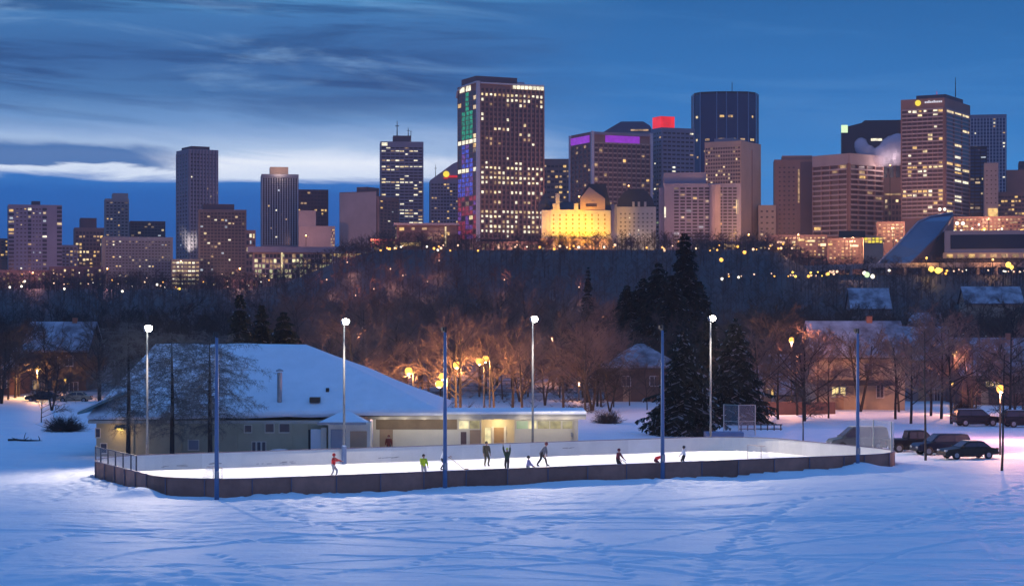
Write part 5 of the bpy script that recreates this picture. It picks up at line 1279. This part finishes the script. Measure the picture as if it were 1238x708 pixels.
q = MB(); q.slab([(0, 0, b.h + .02), (b.w, 0, b.h + .02), (b.w * .93, 0, b.z(152)), (b.w * .80, 0, b.z(147)), (b.w * .36, 0, b.z(147)), (b.w * .16, 0, b.z(154))], (0, b.d, 0)); q.build('sloped_roof', 'slope_glass', b.root); b.part('roof_light', 'A', .55, .9, 156.5, 158.5, 'lit_dim', .3); b.done()
b = Bld('blue grey tower with a red lit box on its roof', 787, 800, 840, 154, 1330, 'blue_grey', th=24, name='red_topped_tower')
q = MB(); q.box(b.w * .0, b.w * .42, b.d * .1, b.d * .85, b.h + .02, b.z(141)); ro = q.build('red_roof_box', 'lit_red', b.root)
q = MB(); q.box(b.w * .0 - .1, b.w * .42 + .1, b.d * .1 - .1, b.d * .85, b.z(141) + .01, b.z(140.2)); q.build('box_rim', 'sign_red', ro)
b.grid('A', 7, 26, 158, 292, wf=.7, hf=.4, lit=.06, lits=['lit_white', 'lit_dim'], rib=.1, band=.15); b.grid('B', 4, 26, 158, 292, wf=.7, hf=.4, lit=.14, lits=['lit_white', 'lit_dim', 'lit_green'], rib=.1, band=.15); b.done()
# dark blue many sided tower
t = thing('blue_glass_tower', 'tall dark blue many sided glass tower', 'tower', ((881 - HX) * 1420 / F, 1445, 46.))
hz = at(0, 112, 1420).z - 46.; P = [(24, 4), (19, 17), (8, 22), (-8, 22), (-19, 17), (-24, 4), (-23.6, -8), (-19.5, -15), (-8, -19), (-1, -19.6), (7, -19.4), (15, -18), (21, -13), (23.8, -5)]; n = len(P)
q = MB(); q.prism(P, 0, hz); q.build('glass_body', 'glass_blue', t)
q = MB(); q.prism([(x * .985, y * .985) for x, y in P], hz + .01, hz + 1.6); q.build('parapet', 'glass_navy', t)
for k in range(n):
    if P[k][1] < 6: q = MB(); x, y = P[k]; q.tube([(x * 1.008, y * 1.008, 0), (x * 1.008, y * 1.008, hz + 1)], .38, 5); q.build('mullion', 'mullion_blue', t)
for k in range(60):
    i = CITY.choice([6, 7, 8, 8, 9, 9, 10, 11]); a, c = Vector(P[i % n]), Vector(P[(i + 1) % n]); nn = ((a + c) / 2).normalized(); u0 = CITY.uniform(.1, .5); u1 = min(.92, u0 + CITY.uniform(.15, .45)); z_ = hz - 4.2 * CITY.choice([4, 8, 8, 10, 11, 11, 15, 17, 19, 22]) - .5
    p0, p1 = a.lerp(c, u0) + nn * .03, a.lerp(c, u1) + nn * .03; q = MB(); q.slab([(p0.x, p0.y, z_), (p1.x, p1.y, z_), (p1.x, p1.y, z_ + 1.6), (p0.x, p0.y, z_ + 1.6)], (nn.x * .15, nn.y * .15, 0)); q.build('window', CITY.choice(['lit_dim', 'lit_warm', 'lit_dim', 'lit_amber']), t)
q = MB(); q.tube([(3, -20, hz + 1), (3, -20, hz + 8)], .25, 5); q.build('antenna', 'pole_dark', t)
b = Bld('beige tower with a gridded left face and a plain amber lit right face', 852, 896, 920, 170, 1240, 'beige_stone', th=60, name='beige_tower')
b.grid('B', 14, 20, 176, 268, .02, .98, .62, .5, .08, lits=['lit_dim', 'lit_warm'], rib=.25, band=.3, glass='glass_brown'); b.block('roof_plant', .2, .9, .35, .85, 165, 'grey_stone')
b.part('slot', 'A', .52, .56, 178, 292, 'brown_stone', .2); b.done()
b = Bld('stepped purple grey hotel block in front of the beige tower', 803, None, 896, 222, 1190, 'grey_stone', name='stepped_block', cat='building')
b.block('upper_step', -.0, .55, .2, .9, 208, 'grey_stone'); b.block('lower_step', -.06, .0, .1, .9, 226, 'grey_stone', 300)
b.grid('A', 6, 18, 226, 296, .12, .60, .75, .55, .05, rib=.3, band=.25); b.grid('A', 4, 18, 226, 296, .70, .95, .75, .55, .05, rib=.3, band=.25); b.part('lit_stair', 'A', .935, .96, 242, 259, 'lit_warm', .3); b.part('lit_stair', 'A', .0, .02, 250, 263, 'lit_white', .3)
q = MB(); q.lathe([(3.4, 0), (3.4, b.z(222) - 1)], 12, 0, (b.w * .66, -.5, 0)); q.build('round_bay', 'concrete', b.root); b.done()
b = Bld('low amber lit block right of the beige tower', 917, None, 938, 248, 1250, 'beige_stone', name='low_block', cat='building'); b.grid('A', 3, 6, 252, 294, wf=.4, hf=.3, lit=.1, glass='glass_brown', rib=0, band=0); b.done()

# the railway hotel
t0 = Bld('chateau style hotel with a wide facade floodlit yellow and steep dark roofs', 655, None, 738, 254, 1140, 'pale_stone', name='chateau_hotel', cat='hotel', dep=22)
b = t0
q = MB(); q.box(b.w * .62 + .0, b.w * 1.0, -1.6, -.02, b.z(288), b.z(254.5)); q.build('bay', 'pale_stone', b.root)
q = MB(); q.box(b.w * .12, b.w * .62 - .02, -.8, -.02, b.z(285), b.z(253.5)); q.build('facade', 'pale_stone', b.root)
g = MB(); x0_, x1_ = b.w * .56, b.w * .92; g.slab([(x0_, -1.2, b.z(254.4)), (x1_, -1.2, b.z(254.4)), (x1_, -1.2, b.z(240)), (b.w * .69, -1.2, b.z(226)), (x0_, -1.2, b.z(240))], (0, 9, 0)); g.build('gable', 'pink_stone', b.root)
rf = MB(); rf.slab([(b.w * .45, 1.5, b.z(254)), (b.w * 1.02, 1.5, b.z(254)), (b.w * .93, 1.5, b.z(222)), (b.w * .68, 1.5, b.z(222))], (0, 14, 0)); rf.build('roof', 'dark_roof', b.root)
rf = MB(); rf.slab([(b.w * .0, 2, b.z(254)), (b.w * .5, 2, b.z(254)), (b.w * .46, 8, b.z(243)), (b.w * .03, 8, b.z(243))], (0, 6, 0)); rf.build('roof', 'dark_roof', b.root)
for a, yy in ((.16, 246), (.47, 246), (.20, 234)): q = MB(); q.box(b.w * a, b.w * (a + .06), -1., 1.2, b.z(255), b.z(yy)); q.build('turret', 'pale_stone', b.root)
rf = MB(); rf.lathe([(4.2, b.z(254)), (3.9, b.z(247)), (.3, b.z(233))], 8, 0, (b.w * .05, 6, 0)); rf.build('spire', 'dark_roof', b.root)
q = MB(); q.box(b.w * .64, b.w * .80, -1.4, -1.21, b.z(250), b.z(246.5)); q.build('gable_window', 'glass_brown', b.root)
for r in range(5):
    for c in range(9):
        a = .16 + c * .093; yy = 259 + r * 5.2; q = MB(); o_ = 1.62 if a > .6 else .82; q.box(b.w * a, b.w * (a + .022), -o_ - .1, -o_, b.z(yy + 2.4), b.z(yy)); q.build('window', 'hotel_pane', b.root)
for k in range(4):
    x = b.w * (.2 + .22 * k); q = MB(); q.box(x - .5, x + .5, -23, -22, b.z(301), b.z(299)); fl = q.build('facade_floodlight', 'black', b.root)
    l = bpy.data.lights.new('facade_beam', 'SPOT'); l.energy = HOTEL * (1.5 if k == 1 else .85); l.color = (1, .55, .01); l.spot_size = R(70); l.spot_blend = .55; l.shadow_soft_size = .5
    o = bpy.data.objects.new('facade_beam', l); col.objects.link(o); o.parent = b.root; o.location = (x, -22.2, b.z(298)); o.rotation_euler = Vector((0, 1, .46)).to_track_quat('-Z', 'Y').to_euler()
q = MB(); q.box(-b.w * .02, b.w * 1.02, -5, -2.5, b.z(302), b.z(288.5)); q.build('terrace_wall', 'pink_stone', b.root)
for k in range(12): q = MB(); x = b.w * (.02 + .085 * k); q.ball((x, -5.4, b.z(299.5 - CITY.uniform(0, 2.5))), .55, 0, 8, 5); q.build('terrace_lamp', 'lamp_pink', b.root)
for k in range(3): point('terrace_light', (b.w * (.15 + .35 * k), -8, b.z(297)), (1, .62, .40), 2500, b.root, .4)
b.done()
b = Bld('grey east wing of the chateau hotel under a dark domed roof', 738, None, 793, 250, 1150, 'pale_stone', name='hotel_wing', cat='hotel', dep=20)
rf = MB(); rf.slab([(b.w * .14, 1, b.h + .02), (b.w * .97, 1, b.h + .02), (b.w * .93, 1, b.z(240)), (b.w * .80, 1, b.z(231)), (b.w * .66, 1, b.z(228.5)), (b.w * .42, 1, b.z(228.5)), (b.w * .30, 1, b.z(232)), (b.w * .17, 1, b.z(241))], (0, 16, 0)); rf.build('domed_roof', 'dark_roof', b.root)
b.grid('A', 8, 8, 256, 296, .18, .96, .4, .4, .12, glass='hotel_grey', rib=0, band=0); b.part('side_bay', 'A', 0, .14, 247, 300, 'grey_stone', 1.)
for a in (.48, .6, .74): b.part('dormer', 'A', a, a + .05, 244, 249.8, 'pale_stone', .4)
for k in range(3): point('terrace_light', (b.w * (.1 + .4 * k), -7, b.z(299)), (1, .70, .42), 1500, b.root, .4)
b.done()

# right hand group
b = Bld('dark brown stepped tower with a single gold strip', 936, None, 984, 193, 1260, 'brown_stone', name='stepped_tower')
b.block('upper_step', .2, .96, .1, .9, 188, 'brown_stone'); b.block('roof_hut', .58, .96, .2, .8, 186.5, 'dark_stone', 188) if False else None
b.part('gold_strip', 'A', .60, .64, 205, 245, 'lit_dim', .4); b.part('dark_wing', 'A', .66, .98, 196, 294, 'dark_stone', .3); b.grid('A', 4, 16, 200, 290, .08, .55, .4, .35, .01, glass='glass_brown', rib=0, band=0); b.done()
b = Bld('broad brown block with a deep grid of ledges and a plain beige cap', 983, 1026, 1067, 186, 1220, 'brown_stone', th=40, name='ledge_block', cat='building')
b.fbox('A', 0, b.w, b.z(197), b.h + .4, .8, b.mi('concrete')); b.fbox('B', 0, b.d, b.z(197), b.h + .3, .8, b.mi('concrete'))
for f_ in 'AB': b.grid(f_, 4, 14, 198, 284, .02, .98, .86, .6, .02, rows_lit={11: .35, 12: .1}, lits=['lit_dim', 'lit_amber'], glass='glass_brown', rib=1.1, band=1.2, bandm='concrete')
b.done()
b = Bld('black glass tower with a green lit square sign and a rising roofline', 1017, None, 1092, 155, 1420, 'glass_navy', name='black_glass_tower')
q = MB(); q.slab([(b.w * .0, 0, b.h + .02), (b.w, 0, b.h + .02), (b.w, 0, b.z(146)), (b.w * .38, 0, b.z(146)), (b.w * .33, 0, b.z(149))], (0, b.d, 0)); q.build('raised_roof', 'glass_navy', b.root)
b.part('square_sign', 'A', .0, .105, 151.5, 160.5, 'sign_green', 1.); b.part('lit_band', 'A', .48, .66, 168, 171, 'lit_white', .4); b.grid('A', 10, 12, 162, 230, wf=.9, hf=.6, lit=.03, glass='glass_navy', rib=.1, band=.1); b.done()
b = Bld('brown block with three tall dark openings, left of the sun sign tower', 1064, None, 1092, 198, 1260, 'brown_stone', name='slotted_block', cat='building')
for k in range(3): b.part('tall_opening', 'A', .12 + .28 * k, .30 + .28 * k, 201, 215, 'glass_dark', .2)
b.part('lit_row', 'A', .2, .9, 234, 236, 'lit_dim', .3); b.grid('A', 6, 5, 240, 275, lit=.1, glass='glass_brown'); b.done()
b = Bld('tall brown tower with a yellow sun sign and white lettering at the top', 1089, 1142, 1173, 118, 1180, 'concrete', th=60, name='sun_sign_tower')
b.wallm = 'brown_stone'; b.mats[0] = 'brown_stone'
RR = {0: .6, 3: .05, 10: .15, 13: .55, 14: .6, 15: .3, 18: .0, 20: .6, 21: .5, 22: .25, 26: .1}
b.grid('A', 3, 27, 131, 262, .04, .96, .88, .58, .06, rows_lit={0: .9, 4: .6, 13: .5, 14: .5, 21: .5}, lits=['lit_warm', 'lit_amber', 'lit_white'], rib=.5, band=.6, bandm='concrete', glass='glass_brown')
b.grid('B', 8, 27, 131, 262, .03, .97, .84, .58, .05, rows_lit=RR, lits=['lit_warm', 'lit_white', 'lit_amber'], rib=.5, band=.6, bandm='concrete', glass='glass_brown')
b.block('penthouse', .12, .8, .05, .72, 112.5, 'dark_stone')
q = MB(); yy = b.d * .60; q.lathe([(1.1, -.8), (1.75, -.8), (1.75, -.05), (1.1, -.05)], 14, 0, (0, yy, b.z(123)), 'x'); q.ball((-.5, yy, b.z(123)), 1.15, 0, 10, 6, (.3, 1, 1)); q.build('sun_sign', 'sign_yellow', b.root)
q = MB(); y_ = yy - 4.2
for k in range(10): hgt = (1.0, 1.0, 1.5, 1.0, 1.0, 1.5, 1.0, 1.0, 1.0, 1.0)[k]; l0 = y_ - k * (b.d * .40 / 10); q.box(-.4, -.05, l0 - b.d * .027, l0, b.z(123.6), b.z(123.6) + hgt)
o = q.build('sign_lettering', 'sign_white', b.root); o['kind'] = 'stuff'
antenna(b, .5, .05, 88, 112, .35); antenna(b, .45, .45, 104, 112, .5, 'lamp_pinkish')
b.done()
b = Bld('narrow dark blue glass slab right of the sun sign tower', 1171, None, 1193, 177, 1260, 'glass_navy', name='blue_slab'); b.grid('A', 3, 18, 180, 258, wf=.85, hf=.6, lit=.06, rows_lit={8: .6}, glass='glass_blue', rib=.1, band=.1); b.done()
b = Bld('pale blue gridded tower behind the dark blue slab', 1172, None, 1217, 139, 1440, 'blue_grey', name='pale_tower'); b.grid('A', 11, 26, 143, 250, wf=.7, hf=.5, lit=.04, lits=['lit_white', 'lit_dim'], glass='glass_blue', rib=.25, band=.2, ribm='pale_frame'); b.done()
b = Bld('plain beige block below the pale blue gridded tower', 1190, None, 1207, 197, 1210, 'concrete', name='plain_block', cat='building'); b.part('amber_base', 'A', .25, .95, 252, 263, 'lit_amber', .4); b.grid('A', 3, 8, 204, 248, wf=.3, hf=.25, lit=.03, glass='glass_brown', rib=0, band=0); b.done()
b = Bld('brown terraced block at the right edge of the skyline', 1205, None, 1240, 232, 1230, 'brown_stone', name='terraced_block', cat='building'); b.block('upper_step', .35, 1.2, .2, .9, 205, 'brown_stone'); b.grid('A', 8, 8, 236, 276, wf=.85, hf=.5, lit=.2, lits=['lit_dim', 'lit_amber'], glass='glass_brown', rib=.1, band=.4); b.done()
b = Bld('dark edge tower cut off by the right border', 1232, None, 1262, 195, 1330, 'dark_stone', name='edge_tower'); b.grid('A', 6, 14, 199, 270, lit=.08); b.done()
# low rows that close the foot of the skyline
LOW = ((-12, 12, 288, 1150, 'brown_stone', 'low brown block at the left border, below the far left slab'), (74, 94, 296, 1170, 'grey_stone', 'low grey block between the far left slab and the brick midrise'), (60, 125, 322, 1090, 'dark_stone', 'long dark low block under the brick midrise'),
       (-14, 62, 326, 1085, 'brown_stone', 'long low block at the foot of the far left slab'), (240, 312, 338, 1080, 'dark_stone', 'low dark row under the brown gridded tower'), (448, 484, 289, 1180, 'red_stone', 'low red block with a lamp left of the white rimmed roof'), (404, 452, 298, 1150, 'concrete', 'low grey block under the two faced office block'),
       (926, 1000, 284, 1130, 'dark_stone', 'low row with bright shop lights under the gold strip tower'), (1000, 1062, 288, 1120, 'dark_stone', 'low shop row under the ledge block'), (1060, 1094, 268, 1150, 'brown_stone', 'low brown block behind the sloped blue glass'), (1150, 1242, 262, 1160, 'brown_stone', 'low brown row behind the dark glass convention block'), (838, 930, 292, 1110, 'brown_stone', 'low row of lights at the foot of the beige tower'),
       (-14, 10, 300, 1240, 'red_stone', 'small reddish block at the left border'), (560, 662, 292, 1130, 'brown_stone', 'low dark row at the foot of the colour lit tower'), (660, 690, 268, 1230, 'brown_stone', 'low brown block behind the hotel spire'))
for x0, x1, yt, Y, w_, lb in LOW:
    b = Bld(lb, x0, None, x1, yt, Y, w_, name='low_block', cat='building'); n_ = max(3, int((x1 - x0) / 5))
    b.grid('A', n_, max(2, int((min(345, yt + 30) - yt) / 5)), yt + 2, min(345, yt + 26), wf=.6, hf=.5, lit=.22 if x0 < 900 else .4, lits=['lit_dim', 'lit_amber', 'lit_warm', 'lit_dim'], glass='glass_brown', rib=.15, band=.15); b.done(40)
    if x0 > 440:
        a = .02
        while a < .9:
            w2 = CITY.uniform(.05, .22) * 60 / (x1 - x0 + 20); yy = CITY.uniform(yt + 5, yt + 11) if x0 > 900 else CITY.uniform(296, 299)
            if CITY.random() < .6: b.part('lit_shopfront', 'A', a, min(.98, a + w2), yy, yy + CITY.uniform(1.2, 3.2), CITY.choice(['lit_amber', 'lit_warm', 'lit_dim', 'lamp_pink', 'lit_amber']), CITY.uniform(.5, 1.5))
            a += w2 + CITY.uniform(.02, .12)
# convention centre: sloped blue glass, dark glass block, terrace
Yc = 1075
t = thing('sloped_glass_hall', 'sloped blue glass hall running down the bank', 'building', (0, 0, 0))
LE = [(1060, 319, 1050), (1086, 294, 1062), (1110, 268, 1082), (1124, 262, 1092), (1151, 257, 1104)]; RE = [(1099, 319, 1050), (1113, 306, 1062), (1135, 284, 1082), (1147, 267, 1092), (1153, 259, 1104)]
q = MB(); LP = [at(*p) for p in LE]; RP_ = [at(*p) for p in RE]
for k in range(4): q.slab([LP[k], RP_[k], RP_[k + 1], LP[k + 1]], (0, 1.5, -3))
q.build('glass_slope', 'slope_glass', t)
q = MB(); q.tube([p - Vector((0, .6, 0)) for p in LP], .45, 5); q.build('slope_edge', 'blue_grey', t)
q = MB(); q.tube([p - Vector((0, .6, 0)) for p in RP_], .45, 5); q.build('slope_edge', 'dark_stone', t)
q = MB(); q.slab([RP_[0], RP_[1], RP_[2], RP_[3], RP_[4], RP_[4] - Vector((0, 0, 40)), RP_[0] - Vector((0, 0, 12))], (-.3, 6, 0)); q.build('side_wall', 'dark_stone', t)
b = Bld('long dark glass convention block in a pale frame on the right', 1142, None, 1262, 279, 1070, 'grey_stone', name='convention_block', cat='building', dep=40)
b.part('dark_glazing', 'A', .06, .99, 284, 301, 'glass_navy', .3)
q = MB(); q.box(-1, b.w, -9, -.02, b.z(313), b.z(306)); q.build('lower_terrace', 'beige_stone', b.root)
for k in range(9): q = MB(); x = b.w * (.05 + .11 * k); q.box(x - 1.6, x + 1.6, -9.3, -9.02, b.z(312), b.z(308)); q.build('terrace_opening', CITY.choice(['lit_amber', 'lit_dim', 'lit_dim']), b.root)
b.done()
b = Bld('black billboard block above lit shops, left of the sloped blue glass', 1014, None, 1046, 279, 1095, 'black', name='billboard', cat='billboard', dep=4, zb=at(0, 287, 1095).z); b.done()
b = Bld('yellow lit pavilion beside the black billboard block', 1044, None, 1068, 286, 1098, 'beige_stone', name='pavilion', cat='building', dep=8); b.grid('A', 5, 2, 287, 294, wf=.85, hf=.8, lit=1., lits=['lit_amber', 'sign_yellow']); b.done()
# road deck along the bank on the right
t = thing('road_deck', 'pale road deck on piers running along the right bank', 'bridge', (0, 0, 0)); Yd = 1040
q = MB(); q.slab([at(972, 321, Yd), at(1062, 318, Yd), at(1262, 317, Yd), at(1262, 322.5, Yd), at(1062, 323.5, Yd), at(972, 329, Yd)], (0, 12, 0)); q.build('deck', 'concrete', t)
for k in range(13): a = 985 + 22 * k; q = MB(); p = at(a, 323, Yd); q.box(p.x - .8, p.x + .8, Yd + .3, Yd + 3, gz(p.x, Yd) - 2, p.z - .02); q.build('pier', 'concrete', t)
# steam
def plume():
    m = bpy.data.materials.new('steam'); m.use_nodes = True; nt = m.node_tree; nt.nodes.remove(nt.nodes['Principled BSDF'])
    v = nt.nodes.new('ShaderNodeVolumePrincipled'); v.inputs['Color'].default_value = (.86, .82, .92, 1); v.inputs['Density'].default_value = .22; v.inputs['Anisotropy'].default_value = .2
    nt.links.new(v.outputs[0], nt.nodes['Material Output'].inputs['Volume']); M['steam'] = m
    q = MB(); r_ = random.Random(3)
    bm = bmesh.new()
    for px, py, r in ((1062, 192, 6), (1070, 186, 7.5), (1078, 180, 8), (1084, 174, 7), (1076, 190, 7), (1083, 185, 8), (1064, 186, 5), (1088, 168, 4), (1040, 176, 5), (1046, 182, 5)):
        p = at(px, py, 1240); bmesh.ops.create_icosphere(bm, subdivisions=2, radius=r, matrix=Matrix.Translation((p.x, p.y + r_.uniform(-4, 4), p.z)))
    me = bpy.data.meshes.new('steam_plume'); bm.to_mesh(me); bm.free(); me.materials.append(m)
    o = link('steam_plume', me); rmd = o.modifiers.new('remesh', 'REMESH'); rmd.mode = 'VOXEL'; rmd.voxel_size = 1.2
    tx = bpy.data.textures.new('steam_noise', 'CLOUDS'); tx.noise_scale = 5; d = o.modifiers.new('rough', 'DISPLACE'); d.texture = tx; d.strength = 3.5; d.texture_coords = 'GLOBAL'
    tag(o, 'pale steam plume rising beside the sun sign tower', 'steam')
plume()

# ------------------------------------------------------------------ lights of the city streets
GLOBES = {}
def city_lamp(px, py, m, r, h, group, label, power=0, c=(1, .55, .25), y0=780, y1=1090):
    p = on_ray(px, py, h, y0, y1); hh = at(px, py, p.y).z - p.z
    if hh < 2: return
    t = thing('city_lamp', label, 'street lamp', p, 0, group)
    q = MB(); q.tube([(0, .25, -1), (0, .25, hh + .6)], .16, 5); q.build('pole', 'pole_dark', t)
    k = (m, r)
    if k not in GLOBES: g = MB(); g.ball((0, 0, 0), r, 0, 8, 5); GLOBES[k] = g.mesh('globe', m, True)
    link('globe', GLOBES[k], t, (0, -.2, hh))
    if power: point('lamp_light', (0, -1, hh + 2), c, power, t, 1.)
G1 = 'small lamp on the dark bank at the left'; G2 = 'lamp along the foot of the skyline'; G3 = 'lamp on the terraces of the right bank'
for k in range(34):
    px = CITY.uniform(0, 330); py = CITY.triangular(326, 352, 344); city_lamp(px, py, CITY.choice(['lamp_pink', 'lamp_white', 'lamp_pink', 'lamp_sodium']), CITY.choice([.22, .3, .4]), 6, 'lamps on the left bank', G1)
for px, py in ((12, 347), (26, 346), (30, 340), (78, 349), (190, 344), (148, 352), (217, 349)): city_lamp(px, py, CITY.choice(['lamp_white', 'lamp_yellow']), .6, 6, 'lamps on the left bank', G1)
for px, py in ((420, 317), (487, 333), (531, 315), (452, 349), (395, 338), (430, 357), (610, 338), (700, 347), (517, 340), (472, 325)): city_lamp(px, py, 'lamp_pink', .3, 6, 'lamps on the wooded bank', 'single small lamp on the dark wooded bank', 3800, (1, .40, .25))
for k in range(46):
    px = CITY.uniform(455, 930); py = CITY.uniform(296, 303); city_lamp(px, py, CITY.choice(['lamp_pink', 'lamp_white', 'lamp_sodium']), CITY.choice([.35, .5, .65]), 7, 'lamps along the foot of the skyline', G2, y1=1130)
def right_lamps(n, x0, x1, y0, y1, ms, rs):
    for k in range(n): city_lamp(CITY.uniform(x0, x1), CITY.uniform(y0, y1), CITY.choice(ms), CITY.choice(rs), 7, 'lamps on the right bank', G3, y1=1130)
right_lamps(24, 930, 1062, 287, 301, ['lamp_pink', 'lamp_sodium', 'lamp_white'], [.4, .55, .7])
right_lamps(10, 1000, 1062, 302, 309, ['lamp_sodium', 'lamp_pink'], [.4, .6])
right_lamps(18, 955, 1012, 328, 334, ['lamp_sodium', 'lamp_yellow', 'lamp_pink'], [.4, .6, .75])
right_lamps(9, 1120, 1146, 325, 331, ['lamp_yellow', 'lamp_sodium'], [.6, .9])
right_lamps(14, 1150, 1240, 326, 329, ['lamp_white', 'lamp_pink'], [.3, .45])
right_lamps(9, 880, 960, 330, 337, ['lamp_pink', 'lamp_sodium'], [.3, .4])
right_lamps(14, 1060, 1240, 268, 300, ['lamp_pink', 'lamp_sodium', 'lamp_white'], [.4, .6])
right_lamps(8, 1175, 1240, 276, 279, ['lamp_pink', 'lamp_sodium', 'lamp_white'], [.45, .6])
for px, py, m, r in ((965, 287, 'lamp_white', 1.6), (872, 314, 'lamp_sodium', 1.), (900, 305, 'lamp_sodium', .9), (873, 337, 'lamp_white', .7), (893, 335, 'lamp_white', .6), (1157, 270, 'lamp_white', 1.1), (1164, 270, 'lamp_white', 1.1), (1162, 279, 'lamp_white', .8), (1136, 253, 'lamp_white', 1.), (1142, 253, 'lamp_white', .9),
                     (991, 305, 'lamp_sodium', 1.1), (1019, 304, 'lamp_sodium', .9), (1134, 327, 'lamp_yellow', 1.6), (1126, 325, 'lamp_yellow', 1.4), (1219, 320, 'lamp_yellow', 1.5), (1223, 323, 'lamp_yellow', 1.1), (1048, 332, 'sign_green', 1.4), (1055, 334, 'lamp_white', 1.1), (1045, 330, 'lamp_white', 1.), (1075, 327, 'lamp_white', .7), (1085, 278, 'lamp_sodium', 1.2), (1190, 277, 'lamp_sodium', 1.)):
    city_lamp(px, py, m, r, 7, 'brightest lamps of the right bank', 'large bright lamp on the right bank below the towers', y1=1150)
# added lights in place of many street lamps, brightening the facades and the steam
for k, (px, py, Y, pw, c) in enumerate(((40, 330, 1060, 1., (1, .42, .40)), (130, 325, 1100, 1., (1, .42, .40)), (219, 316, 1135, .5, (1, .9, .7)), (290, 325, 1075, 1., (1, .45, .32)), (370, 285, 1230, .9, (1, .5, .4)), (450, 290, 1180, 1.2, (1, .45, .30)), (535, 285, 1170, .9, (1, .45, .3)), (625, 292, 1120, 1.5, (1, .5, .38)), (700, 238, 1215, .9, (1, .45, .3)),
                                       (760, 225, 1235, .9, (1, .45, .3)), (820, 292, 1150, 1.0, (1, .45, .38)), (905, 284, 1150, 2.2, (1, .50, .18)), (935, 290, 1170, 1., (1, .48, .22)), (965, 284, 1110, 1.6, (1, .5, .3)), (1030, 292, 1105, 2., (1, .5, .25)), (1080, 276, 1130, 1.2, (1, .5, .3)), (1076, 200, 1232, .5, (1, .75, .75)), (1130, 262, 1120, 1.6, (1, .52, .3)), (1195, 265, 1140, 1.4, (1, .5, .3)), (1120, 312, 1035, .5, (1, .55, .15)), (1200, 314, 1035, .5, (1, .5, .2)))):
    p = at(px, py, Y); zb = gz(p.x, Y)
    t = thing('added_mast', 'added fill light on a tall mast at the foot of the towers', 'street lamp', (p.x, Y, zb), 0, 'added fill lights at the foot of the towers')
    hh = max(4., p.z - zb); q = MB(); q.tube([(0, 0, -1), (0, 0, hh)], [.35, .2], 6); q.build('pole', 'pole_dark', t)
    q = MB(); q.ball((0, -.5, hh), .6, 0, 8, 5); q.build('globe', 'lamp_sodium', t, True)
    point('city_fill', (0, -1.5, hh + 2.), c, CITYP * pw, t, 1.)
# white uplight on the tall left tower
p = at(219, 314, 1222); l = bpy.data.lights.new('uplight', 'SPOT'); l.energy = 60000; l.color = (1, .95, .75); l.spot_size = R(34); l.spot_blend = 1; l.shadow_soft_size = .5
t = thing('tower_uplight', 'floodlight shining up the left corner of the tallest left tower', 'floodlight', (p.x, p.y, p.z)); q = MB(); q.box(-1, 1, -1, 1, -2, 0); q.build('lamp_housing', 'black', t); q = MB(); q.box(-.8, .8, -.8, .8, .01, .2); q.build('lens', 'lamp_white', t)
o = bpy.data.objects.new('uplight', l); col.objects.link(o); o.parent = t; o.location = (0, 0, 1); o.rotation_euler = Vector((0.1, 1, .55)).to_track_quat('-Z', 'Y').to_euler()
hz_ = MB(); hz_.box(-1850, 1850, -80, 2150, -8, 205)
hm = bpy.data.materials.new('haze_air'); hm.use_nodes = True; hn = hm.node_tree; hn.nodes.remove(hn.nodes['Principled BSDF'])
hv = hn.nodes.new('ShaderNodeVolumePrincipled'); hv.inputs['Color'].default_value = (.93, .86, .86, 1); hv.inputs['Density'].default_value = HAZE; hv.inputs['Anisotropy'].default_value = .3
hn.links.new(hv.outputs[0], hn.nodes['Material Output'].inputs['Volume']); M['haze_air'] = hm
if HAZE > 0: o = hz_.build('haze', 'haze_air'); o['kind'] = 'stuff'; o.display_type = 'WIRE'
bpy.context.view_layer.update()
